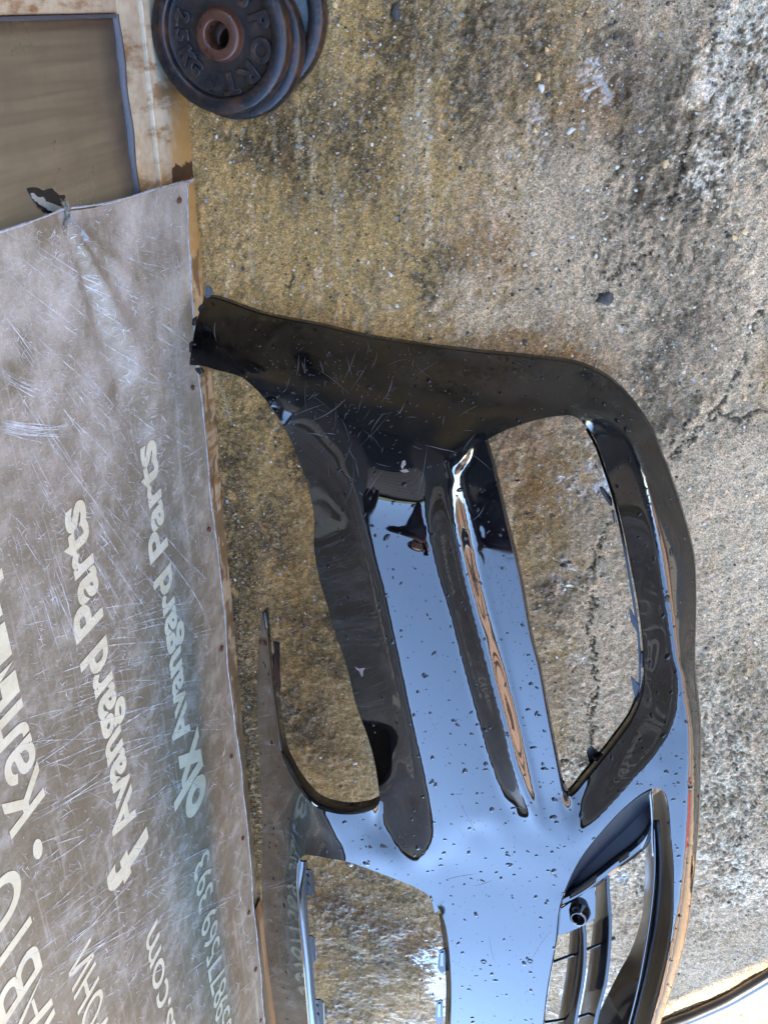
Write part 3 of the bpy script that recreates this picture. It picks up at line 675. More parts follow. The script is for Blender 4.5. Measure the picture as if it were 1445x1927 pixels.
    def scuff(px, py, L, ang, curv, w, n=7):
        pts = []
        x, y, a = px, py, ang
        for k in range(n + 1):
            pts.append((x, y)); x += L / n * math.cos(a); y += L / n * math.sin(a); a += curv / n + g.normal(0, .035)
        b0 = len(vs_)
        for k, (x, y) in enumerate(pts):
            tp = math.sin(math.pi * (k + .3) / (n + .6)); ww = w * tp * .5
            dx, dy = (pts[min(k + 1, n)][0] - pts[max(k - 1, 0)][0], pts[min(k + 1, n)][1] - pts[max(k - 1, 0)][1]); l_ = math.hypot(dx, dy) + 1e-9
            for s_ in (-1, 1):
                p = unw(x - dy / l_ * ww * s_, y + dx / l_ * ww * s_, .014); vs_.append((float(bannerx(p[1], p[2])) + .0010, p[1], p[2]))
        for k in range(n): fs.append((b0 + 2 * k, b0 + 2 * k + 1, b0 + 2 * k + 3, b0 + 2 * k + 2))
    def inb(px, py):
        p = unw(px, py, .014); return p[2] > zbot(p[1]) + .004 and p[1] < yside(p[2]) - .006
    cnt = 0
    while cnt < 4600:
        px, py = g.uniform(0, 495), g.uniform(350, 1927)
        dens = .30 + .75 * math.exp(-((px - 230) / 150) ** 2 - ((py - 850) / 330) ** 2) + .4 * math.exp(-((py - 560) / 180) ** 2)
        if g.random() > dens or not inb(px, py) or not inb(px + 12, py): continue
        L = g.exponential(8) + 3
        scuff(px, py, L, g.uniform(0, 6.28), g.normal(0, 1.0), g.uniform(.4, 1.1)); cnt += 1
    cnt = 0
    while cnt < 320:         # long drag lines fanning from the gathered corner
        px, py = g.uniform(0, 420), g.uniform(420, 1900)
        if not inb(px, py): continue
        a = math.atan2(py - 250, px + 260) if py < 1150 else R(-12 - (py - 1150) * .035) + g.normal(0, .06)
        L = g.uniform(40, 260)
        if not inb(px + L * math.cos(a), py + L * math.sin(a)): continue
        scuff(px, py, L, a + g.normal(0, .04), g.normal(0, .08), g.choice([.35, .5, .7, 1.0, 1.5]), 14); cnt += 1
    for k in range(16): scuff(0 + g.uniform(-4, 4), 786 + k * 1.6, 150 - 3 * k + g.uniform(-8, 8), .33, -.55, g.uniform(1, 2.0), 14)
    for k in range(9): scuff(0, 690 + k * 2.5, 105 + g.uniform(-20, 8), .60, -.35, g.uniform(.8, 1.6), 12)
    sc = NM('vinyl_scuffs', (.98, .98, .97), .55)
    tr = sc.N('ShaderNodeBsdfTransparent'); mx = sc.N('ShaderNodeMixShader'); out = sc.t.nodes['Material Output']
    f_ = sc.rmp(sc.noise(45, 3), [(.35, .22), (.65, .95)]); sc.L(f_, mx.inputs[0]); sc.L(tr.outputs[0], mx.inputs[1]); sc.L(sc.b.outputs[0], mx.inputs[2]); sc.L(mx.outputs[0], out.inputs[0])
    o = mkobj('scuffs', vs_, fs, sc.m, smooth=False); setparent(o, bn); tag(o, kind='stuff')
    if sum(p.normal.x for p in o.data.polygons) < 0: o.data.flip_normals()
banner_details()

# ================================================================== WEIGHT PLATES
def build_plates():
    def iron(name, base, rust, amt, bumpd=.0008):
        m = NM(name, rough=.35, ior=1.5)
        r1 = m.noise(38, 7, .7); r2 = m.noise(240, 5, .7)
        c = m.rmp(r1, [(.42 - amt * .2, base), (.62 - amt * .2, rust)])
        c = m.mix(m.rmp(r2, [(.60, 0.0), (.72, .55)]), c, (.20, .085, .03)); c = m.mix(m.rmp(r2, [(.3, .7), (.42, 0.0)]), c, (.010, .009, .010))
        c = m.mix(m.rmp(m.noise(75, 6, .75), [(.57, 0.0), (.64, .7)]), c, (.16, .062, .022)) if amt < .5 and base[0] < .1 else c
        m.color(c); m.rough(m.rmp(r1, [(.35, .24), (.7, .5)])); m.b.inputs['Coat Weight'].default_value = .12; m.b.inputs['Coat Roughness'].default_value = .08; m.b.inputs['Specular IOR Level'].default_value = .35
        m.bump(m.math('ADD', r2, m.noise(90, 4)), bumpd, .55); return m.m
    black = iron('worn_black_iron', (.012, .014, .019), (.040, .026, .018), .25)
    rim_m = iron('rusty_rim_iron', (.011, .011, .013), (.095, .036, .014), -.30)
    hub_m = iron('rusty_hub_iron', (.060, .022, .012), (.130, .048, .024), .6)
    grey = iron('hammered_grey_iron', (.22, .25, .25), (.36, .38, .37), .3, .004)
    N = 96
    def lathe(prof, name, mat, par, closed=True):
        vs_, fs = [], []; m_ = len(prof)
        for r, z in prof:
            for k in range(N):
                a = 2 * math.pi * k / N; vs_.append((r * math.cos(a), r * math.sin(a), z))
        for j in range(m_ if closed else m_ - 1):
            j2 = (j + 1) % m_
            for k in range(N): fs.append((j * N + k, j * N + (k + 1) % N, j2 * N + (k + 1) % N, j2 * N + k))
        o = mkobj(name, vs_, fs, mat, None); bm = bmesh.new(); bm.from_mesh(o.data); bmesh.ops.recalc_face_normals(bm, faces=bm.faces)
        for e in bm.edges:
            if len(e.link_faces) == 2 and e.calc_face_angle(0) > R(50): e.smooth = False
        bm.to_mesh(o.data); bm.free(); o.parent = par; return o
    def plate(loc, Rr, H, tilt, label, letters, web_m, rimm):
        p = empty('weight_plate', loc); p.rotation_euler = tilt
        tag(p, label, 'weight plate', 'stacked weight plates beside the door')
        wt = H * .60                      # web top
        lathe([(Rr - .0200, wt + .000), (Rr - .0185, H - .0022), (Rr - .0172, H - .0006), (Rr - .0160, H), (Rr - .0100, H - .0004), (Rr - .0035, H - .0014), (Rr - .0012, H - .0030), (Rr, H - .006), (Rr + .0003, H * .5), (Rr, .006), (Rr - .003, .001), (Rr - .012, 0), (Rr - .0200, .004)], 'rim', rimm, p)
        lathe([(.0275, wt - .0003), (.036, wt), (.050, wt - .0002), (Rr - .0225, wt + .0002), (Rr - .0197, wt + .0012), (Rr - .0197, .006), (.0275, .006)], 'web', web_m, p)
        lathe([(.0150, H - .0006), (.0158, H + .0006), (.0175, H + .0010), (.0245, H + .0010), (.0268, H), (.0278, H - .003), (.0282, wt + .001), (.0300, wt - .0006), (.0300, .004), (.0270, .001), (.0150, .001)], 'hub', hub_m, p)
        for s, r, ang, size, inward in letters:
            cu = bpy.data.curves.new('raised_letter', 'FONT'); cu.body = s; cu.size = size; cu.align_x = 'CENTER'; cu.align_y = 'CENTER'
            cu.extrude = .0018; cu.bevel_depth = .0010; cu.bevel_resolution = 2; cu.offset = .0009; cu.resolution_u = 6
            t = bpy.data.objects.new('raised_letter', cu); col.objects.link(t)
            dg = bpy.context.evaluated_depsgraph_get(); me = bpy.data.meshes.new_from_object(t.evaluated_get(dg)); bpy.data.objects.remove(t)
            me.materials.clear(); me.materials.append(web_m); o = bpy.data.objects.new('raised_letter', me); col.objects.link(o)
            a = R(ang); o.parent = p; o.location = (r * math.cos(a), r * math.sin(a), wt + .0012)
            o.rotation_euler = (0, 0, a + (math.pi / 2 if inward else -math.pi / 2)); o.scale = (1.05, 1, 1)
        return p
    L = [(c, 0.0515, a, .033, False) for c, a in zip('SPORT', (50, 17, -17, -50, -80))] + [(c, .0505, a, .0225, True) for c, a in (('2', 158), ('.', 168.5), ('5', 181), ('K', 205), ('G', 224))]
    plate((.0865, -.038, .0575), .0860, .0265, (R(1.5), R(-1.5), 0), 'rusty black iron weight plate on top of the stack, raised SPORT and 2.5KG', L, black, rim_m)
    plate((.092, -.047, .0295), .0860, .0265, (R(-1), R(.6), R(70)), 'middle rusty weight plate, half covered by the top one', L, black, rim_m)
    plate((.104, -.018, .0022), .0930, .0265, (0, 0, R(20)), 'grey hammered weight plate at the bottom of the stack, lying on the concrete', [], grey, rim_m)
build_plates()

# ================================================================== BUMPER
def nat_spline(x, y):
    x = np.array(x, float); y = np.array(y, float); n = len(x); h = np.diff(x)
    A = np.zeros((n, n)); b = np.zeros(n); A[0, 0] = A[-1, -1] = 1
    for i in range(1, n - 1):
        A[i, i - 1], A[i, i], A[i, i + 1] = h[i - 1], 2 * (h[i - 1] + h[i]), h[i]
        b[i] = 6 * ((y[i + 1] - y[i]) / h[i] - (y[i] - y[i - 1]) / h[i - 1])
    M2 = np.linalg.solve(A, b)
    def f(q):
        q = np.asarray(q, float); i = np.clip(np.searchsorted(x, q) - 1, 0, n - 2); t = q - x[i]; hi = h[i]
        r = M2[i] * (hi - t) ** 3 / (6 * hi) + M2[i + 1] * t ** 3 / (6 * hi) + (y[i] / hi - M2[i] * hi / 6) * (hi - t) + (y[i + 1] / hi - M2[i + 1] * hi / 6) * t
        r = np.where(q < x[0], y[0] + (q - x[0]) * ((y[1] - y[0]) / h[0] - h[0] * M2[1] / 6), r)
        return np.where(q > x[-1], y[-1] + (q - x[-1]) * ((y[-1] - y[-2]) / h[-1]), r)
    return f
_P = nat_spline([.38, .42, .45, .48, .51, .54, .57, .60, .65, .70, .85, 1.0, 1.25, 1.6, 2.3], [-.060, .045, .116, .176, .220, .250, .271, .286, .305, .320, .350, .370, .392, .390, .35])
_SH = nat_spline([-.2, .05, .2, .37, .53, .7, 1.0], [-.135, -.068, -.034, -.010, .0, .010, .02])
def Bz(x, y): return _P(-(y + _SH(x)))
def solve(px, py, dz):
    """points on each pixel's ray lying dz above the bumper's base form"""
    px = np.asarray(px, float); py = np.asarray(py, float); dz = np.asarray(dz, float)
    r = ray(px, py)
    lo = np.full(px.shape, .25); hi = (CAM[2] + .02) / -r[..., 2]     # t range: from high up to just under the ground
    lo = (CAM[2] - .55) / -r[..., 2]
    for _ in range(40):
        mid = (lo + hi) / 2; P = CAM + r * mid[..., None]
        above = P[..., 2] > Bz(P[..., 0], P[..., 1]) + dz
        lo = np.where(above, mid, lo); hi = np.where(above, hi, mid)
    return CAM + r * hi[..., None]
def A(px, py, z):      # absolute height -> offset from base form
    p = un(px, py, z); return (px, py, float(z - Bz(p[0], p[1])))
def AA(l): return [A(*p) for p in l]
def REL(l, z=0.0): return [(p[0], p[1], p[2] if len(p) > 2 else z) for p in l]

CV = {}
S = 4.0
def curve(name, pts, step=S): CV[name] = spline(pts, step)
curve('top', REL([(385, 560, .02), (409, 563, .018), (496, 593, .008), (606, 615, .003), (685, 634, 0), (772, 648, 0), (898, 664, 0), (973, 671, 0), (1080, 685, 0), (1138, 710, -.004),
                 (1179, 747, -.014), (1220, 805, -.030), (1241, 854, -.042), (1262, 908, -.052), (1286, 982, -.061), (1303, 1052, -.066), (1307, 1134, -.067), (1305, 1260, -.058), (1315, 1363, -.050),
                 (1315, 1476, -.048), (1311, 1571, -.048), (1300, 1684, -.050), (1285, 1778, -.052), (1262, 1861, -.054), (1239, 1930, -.054), (1200, 2030, -.054)]))
curve('tipedge', REL([(385, 560, .02), (377, 585, .024), (369, 611, .027), (362, 650, .030), (357, 686, .032)]))
curve('arch', REL([(357, 686, .032), (380, 688, .031), (409, 696, .029), (440, 704, .026), (462, 714, .022), (500, 752, .008), (535, 804, -.020), (563, 867, -.046), (582, 922, -.062), (592, 974, -.068), (592, 1033, -.070), (602, 1092, -.068),
                  (613, 1128, -.066), (633, 1196, -.062), (654, 1258, -.058), (671, 1328, -.053), (692, 1386, -.044), (706, 1438, -.033), (714, 1490, -.014)]))
curve('headl', REL([(714, 1490, -.014), (714, 1510, -.009), (703, 1523, .000), (671, 1532, .007), (637, 1532, .012), (599, 1521, .015), (578, 1504, .011), (554, 1470, -.012), (530, 1418, -.062), (516, 1335, -.088),
                   (507, 1260, -.105), (502, 1210, -.112), (498, 1152, -.123)]))
curve('armout', REL([(498, 1152, -.123), (494, 1156, -.135), (489, 1200, -.160), (487, 1241, -.175), (485, 1310, -.190), (489, 1431, -.200), (494, 1535, -.200), (494, 1600, -.196), (493, 1649, -.192), (497, 1739, -.186), (506, 1828, -.180), (515, 1887, -.176), (524, 1930, -.172), (545, 2030, -.165)]))
curve('cutbot', REL([(1200, 2030, -.054), (1194, 2030, -.014), (1120, 2030, -.008), (1005, 2030, 0), (920, 2030, 0), (850, 2030, 0), (740, 2030, -.002), (640, 2030, -.03), (545, 2030, -.165)]), 12)
# creases
curve('C2', REL([(714, 1490, -.014), (717, 1546, -.008), (736, 1574, -.005), (761, 1601, .001), (782, 1611, .003), (800, 1602, .005), (807, 1582, .006), (807, 1556, .008), (799, 1501, .010), (782, 1424, .011), (761, 1335, .011),
                 (737, 1224, .011), (713, 1120, .010), (694, 1050, .009), (676, 985, .007), (657, 920, .003), (632, 886, -.003), (606, 861, -.010), (578, 832, -.014), (556, 812, -.018), (539, 812, -.022)]))
curve('G0', REL([(844, 897), (822, 900), (808, 922), (804, 950), (806, 980), (814, 1020), (830, 1088), (848, 1145), (862, 1200), (880, 1272), (897, 1334), (917, 1412), (937, 1474), (955, 1524), (974, 1556)]))
curve('J', REL([(965, 1437, .014), (973, 1478, .008), (977, 1520, .001), (974, 1556, 0)]))
curve('Pup', REL([(912, 829, -.003), (895, 836, -.001), (876, 847, .002), (853, 871, .004), (844, 897, .006), (843, 918, .008), (844, 940, .010), (851, 979, .014), (860, 1024, .017), (871, 1077, .019), (885, 1134, .019), (902, 1200, .019), (925, 1282, .020), (950, 1369, .018), (965, 1437, .014)]))
curve('Plo', REL([(965, 1437, .014), (978, 1472, .011), (990, 1498, .008), (1000, 1521, .006), (1014, 1549, .002), (1034, 1571, 0), (1056, 1588, 0), (1077, 1592, 0)]))
curve('R1', REL([(912, 829, -.003), (899, 838, -.004), (888, 848, -.004), (878, 866, -.003), (871, 887, -.002), (871, 917, -.001), (878, 951, 0), (887, 1001, .001), (899, 1054, .002), (912, 1107, .002), (926, 1157, .002), (940, 1200, .002), (960, 1287, -.001), (980, 1369, -.003), (1000, 1444, -.004), (1012, 1499, -.004), (1022, 1532, -.002), (1034, 1571, 0)]))
curve('HL', REL([(912, 829, -.003), (926, 878, -.003), (940, 935, -.002), (949, 974, -.001), (960, 1020, 0), (974, 1077, .001), (985, 1134, .001), (997, 1200, .001), (1013, 1262, 0), (1028, 1344, -.001), (1043, 1420, -.002), (1056, 1486, -.003)]))
curve('HLe', REL([(1056, 1486, -.003), (1060, 1520, -.003), (1068, 1560, -.001), (1077, 1592, 0)]))
curve('HT', REL([(912, 829, -.003), (953, 808, -.003), (1015, 788, -.002), (1064, 781, 0), (1082, 784, -.001), (1100, 797, -.006)]))
curve('HR', REL([(1100, 797, -.006), (1118, 822, -.024), (1133, 858, -.036), (1148, 905, -.042), (1163, 953, -.040), (1177, 1010, -.042), (1189, 1072, -.044), (1201, 1134, -.044), (1209, 1196, -.044), (1213, 1260, -.044), (1210, 1302, -.042), (1192, 1351, -.040), (1168, 1387, -.036), (1134, 1431, -.030), (1103, 1469, -.024), (1080, 1496, -.018), (1065, 1503, -.012), (1056, 1486, -.003)]))
curve('C1', REL([(1100, 797, -.006), (1125, 795, -.003), (1150, 797, -.004), (1176, 818, -.006), (1200, 870, -.010), (1216, 928, -.014), (1233, 1002, -.017), (1245, 1076, -.019), (1256, 1142, -.019), (1267, 1208, -.018), (1273, 1270, -.016), (1271, 1325, -.013), (1258, 1378, -.010), (1224, 1427, -.006), (1183, 1473, -.004), (1141, 1522, -.002), (1104, 1563, 0), (1077, 1592, 0)]))
curve('C3', REL([(1286, 1262, -.019), (1292, 1310, -.015), (1299, 1363, -.013), (1302, 1420, -.012), (1302, 1476, -.012), (1300, 1530, -.012), (1296, 1590, -.013), (1291, 1640, -.014), (1286, 1684, -.0155), (1277, 1740, -.016), (1268, 1797, -.016), (1254, 1860, -.0155), (1237, 1927, -.0145), (1206, 2012, -.014), (1194, 2030, -.014)]))
curve('D3', REL([(1286, 1262, -.019), (1305, 1260, -.058)]))
curve('RL', REL([(578, 1504, .011), (598, 1538, .016), (616, 1563, .017), (634, 1590, .016), (648, 1620, .015)]))
# holes
KG = REL([(648, 1620, .015), (612, 1614, .010), (589, 1610, .003), (571, 1610, -.008), (561, 1622, -.020), (558, 1650, -.028), (558, 1679, -.031), (562, 1739, -.031), (570, 1813, -.031), (580, 1927, -.031), (588, 2030, -.031)])
curve('KGl', KG)
curve('KGr', REL([(648, 1620, .015), (668, 1626, .012), (696, 1636, .009), (738, 1652, .004), (780, 1669, -.001), (806, 1685, -.003), (824, 1706, -.003), (835, 1730, -.002), (842, 1762, -.001), (846, 1798, 0), (849, 1858, 0), (848, 1927, 0), (845, 2030, 0)]))
curve('KGb', REL([(588, 2030, -.031), (700, 2030, -.012), (845, 2030, 0)]), 12)
LG = REL([(1236, 1482, -.006), (1246, 1486, -.006), (1253, 1498, -.006), (1258, 1522, -.007), (1262, 1571, -.009), (1267, 1630, -.011), (1267, 1680, -.013), (1266, 1730, -.014), (1258, 1790, -.014), (1245, 1850, -.014), (1224, 1927, -.013), (1190, 2028, -.012),
          (1012, 2028, 0), (1021, 1927, 0), (1030, 1854, 0), (1038, 1810, 0), (1045, 1770, 0), (1050, 1720, -.001), (1054, 1700, -.001), (1062, 1676, -.002), (1078, 1640, -.002), (1098, 1606, -.003), (1126, 1571, -.003), (1164, 1529, -.004), (1200, 1498, -.005), (1224, 1484, -.006), (1236, 1482, -.006)])
curve('LG', LG)
def cat(*names):
    out = []
    for n in names:
        c = CV[n.lstrip('-')]; c = c[::-1] if n[0] == '-' else c
        out += [tuple(p) for p in c[:-1]]
    return np.array(out)
OUT = cat('top', 'cutbot', '-armout', '-headl', '-arch', '-tipedge')
HOLES = [cat('HR', '-HL', 'HT') if False else cat('HT', 'HR', '-HL'), cat('KGr', '-KGb', '-KGl'), CV['LG'][:-1]]
arch_head = [tuple(p) for p in CV['arch']]
i0 = int(np.argmin([np.hypot(p[0] - 539, p[1] - 812) for p in arch_head]))
CV['C2'][-1] = CV['arch'][i0]
F_POLY = np.array([tuple(p) for p in CV['C2'][:-1]] + [tuple(p) for p in CV['arch'][i0:-1]])
V_POLY = cat('G0', '-J', '-Pup')
P_POLY = cat('Pup', 'Plo')[:, :3]
P_POLY = np.array([tuple(p) for p in CV['Pup'][:-1]] + [tuple(p) for p in CV['Plo'] if p[1] < 1570] + [tuple(p) for p in CV['R1'][::-1]][:-1])
T_POLY = np.array([tuple(p) for p in CV['R1'][:-1]] + [tuple(p) for p in CV['Plo'] if p[1] >= 1570] + [tuple(p) for p in CV['HLe'][::-1]][1:] + [tuple(p) for p in CV['HL'][::-1]][1:-1])
N_POLY = cat('C1', '-HLe', '-HR')
_k = int(np.argmin(np.hypot(CV['top'][:, 0] - 1305, CV['top'][:, 1] - 1260))); CV['topM'] = CV['top'][:_k + 1]
O_POLY = np.array([tuple(p) for p in CV['C3']] + [tuple(p) for p in CV['top'][::-1][:len(CV['top']) - _k]] + [tuple(p) for p in CV['D3'][::-1]][1:-1])
i1 = int(np.argmin(np.hypot(CV['headl'][:, 0] - 578, CV['headl'][:, 1] - 1504))); CV['RL'][0] = CV['headl'][i1]
S_POLY = np.array([tuple(p) for p in CV['headl'][i1:-1]] + [tuple(p) for p in CV['armout']] + [(588, 2030, 0)] + [tuple(p) for p in CV['KGl'][::-1]][1:] + [tuple(p) for p in CV['RL'][::-1]][1:-1])
# make junction samples coincide
def snap(name, idx, q): CV[name][idx] = q
def tps(C, v, lam=1e-6):
    C = np.array(C) / 300.0; n = len(C)
    d2 = ((C[:, None] - C[None]) ** 2).sum(-1); K = np.where(d2 > 0, d2 * np.log(d2 + 1e-20), 0) + lam * np.eye(n)
    Pm = np.hstack([np.ones((n, 1)), C]); M_ = np.block([[K, Pm], [Pm.T, np.zeros((3, 3))]])
    w = np.linalg.solve(M_, np.concatenate([v, np.zeros(3)]))
    def f(px, py):
        out = np.zeros(len(px)); Q = np.stack([px, py], 1) / 300.0
        for a in range(0, len(Q), 4000):
            q = Q[a:a + 4000]; d = ((q[:, None] - C[None]) ** 2).sum(-1)
            out[a:a + 4000] = np.where(d > 0, d * np.log(d + 1e-20), 0) @ w[:n] + w[n] + q @ w[n + 1:]
        return out
    return f
def regfun(curves, extra, every=2):
    pts = []
    for c in curves: pts += [tuple(p) for p in CV[c][::every]] + [tuple(CV[c][-1])]
    pts += extra
    u = {}
    for p in pts: u[(round(p[0] / 2.5), round(p[1] / 2.5))] = p
    pts = np.array(list(u.values())); return tps(pts[:, :2], pts[:, 2])
M_EX = [(740, 880, .001), (820, 820, 0), (900, 760, 0), (700, 800, 0), (1000, 740, 0), (780, 850, 0), (860, 800, 0), (950, 770, 0), (600, 720, 0), (1080, 740, 0), (1130, 750, -.002), (800, 720, 0), (680, 700, 0), (540, 680, 0), (480, 650, .012), (430, 640, .022), (400, 630, .026), (520, 690, .008), (560, 740, .001), (610, 800, -.002), (850, 880, 0)]
def _at(c, y, lo=0, hi=None):
    c = CV[c][lo:hi]; o = np.argsort(c[:, 1]); return np.interp(y, c[o, 1], c[o, 0]), np.interp(y, c[o, 1], c[o, 2])
_c2 = [i for i, p in enumerate(CV['C2']) if p[1] < 1585 and p[0] > 656 and i > 20]
CV['_c2'] = CV['C2'][_c2[0]:_c2[-1] + 1]; CV['_g0'] = CV['G0'][6:]
for y_ in range(945, 1560, 20):
    xa, za = _at('_c2', y_); xb, zb_ = _at('_g0', y_)
    for f_ in (.08, .3, .55, .8, .94): M_EX.append((xa + (xb - xa) * f_, y_, za + (zb_ - za) * f_ + .0012 * f_ * (1 - f_) * 4))
CV['_lg'] = CV['LG'][[i for i, p in enumerate(CV['LG']) if p[0] < 1125 and 1600 < p[1] < 2000]]
CV['_kg'] = CV['KGr'][3:]
for y_ in range(1700, 2030, 45):
    xa, za = _at('_kg', y_); xb, zb_ = _at('_lg', y_)
    for f_ in (.05, .2, .4, .6, .8, .95): M_EX.append((xa + (xb - xa) * f_, y_, za + (zb_ - za) * f_))
M_EX += [(690, 1560, .005), (665, 1580, .011), (680, 1540, .006), (730, 1605, .006), (700, 1600, .009), (760, 1635, .003), (800, 1640, -.001), (820, 1662, -.003), (840, 1620, -.002), (860, 1670, -.0035), (900, 1660, -.0035), (940, 1665, -.003), (900, 1600, -.001), (960, 1590, 0), (1020, 1610, -.0005), (990, 1650, -.002), (1060, 1630, -.001), (900, 1560, .001)]
CV['_oe'] = CV['top'][[i for i, p in enumerate(CV['top']) if p[1] > 760]]; CV['_c1'] = CV['C1'][[i for i, p in enumerate(CV['C1']) if p[0] > 1172 and p[1] < 1330]]
for y_ in range(840, 1200, 36):
    xa, za = _at('_c1', y_); xb, zb_ = _at('_oe', y_)
    for f_ in (.25, .5, .75): M_EX.append((xa + (xb - xa) * f_, y_, za + (zb_ - za) * f_ + .0045 * f_ * (1 - f_) * 4))
for x_, y_, z_ in ((1240, 1450, -.006), (1190, 1495, -.004), (1150, 1535, -.003), (1270, 1430, -.0092), (1280, 1530, -.0098), (1280, 1320, -.0145), (1285, 1380, -.0125), (1240, 1465, -.0065)): M_EX.append((x_, y_, z_))
FUN = dict(
    M=regfun(['topM', 'C3', 'D3', 'tipedge', 'C2', 'G0', 'J', 'Plo', 'Pup', 'HT', 'C1', 'KGr', 'RL', 'LG', 'cutbot'], M_EX + [tuple(p) for p in CV['arch'][:i0:2]] + [tuple(p) for p in CV['headl'][:i1:2]]),
    F=tps(F_POLY[::2, :2], F_POLY[::2, 2]), V=None, P=None, T=None, N=None, S=None)
def polyfun(P_, extra=()):
    pts = np.array([tuple(p) for p in P_[::2]] + list(extra)); u = {}
    for p in pts: u[(round(p[0] / 2.5), round(p[1] / 2.5))] = p
    pts = np.array(list(u.values())); return tps(pts[:, :2], pts[:, 2])
FUN['F'] = polyfun(F_POLY, [(745, 1490, -.008), (755, 1540, -.004), (775, 1580, .001), (775, 1500, -.001), (785, 1545, .002), (735, 1440, -.010), (760, 1440, -.001)])
_vx = []; CV['_pj'] = np.vstack([CV['Pup'][8:], CV['J'][1:]])
for y_ in range(915, 1545, 18):
    xa, za = _at('_g0' if y_ > 960 else 'G0', y_); xb, zb_ = _at('_pj', y_)
    if xb - xa > 12:
        for f_ in (.33, .66): _vx.append((xa + (xb - xa) * f_, y_, za + (zb_ - za) * f_ ** 1.25))
FUN['V'] = polyfun(V_POLY, _vx)
FUN['P'] = polyfun(P_POLY, [])
FUN['T'] = polyfun(T_POLY, []); FUN['N'] = polyfun(N_POLY, []); FUN['S'] = polyfun(S_POLY, []); FUN['O'] = polyfun(O_POLY, [])
POLY = dict(F=F_POLY, V=V_POLY, P=P_POLY, T=T_POLY, N=N_POLY, S=S_POLY, O=O_POLY)
def surf_dz(px, py):
    px = np.asarray(px, float); py = np.asarray(py, float); z = np.zeros(px.shape); done = np.zeros(px.shape, bool)
    for k, pl in POLY.items():
        m_ = inpoly(px, py, pl) & ~done
        if m_.any(): z[m_] = FUN[k](px[m_], py[m_])
        done |= m_
    m_ = ~done
    if m_.any(): z[m_] = FUN['M'](px[m_], py[m_])
    return z
def on_skin(px, py):
    r = inpoly(px, py, OUT)
    for h in HOLES: r &= ~inpoly(px, py, h)
    return r

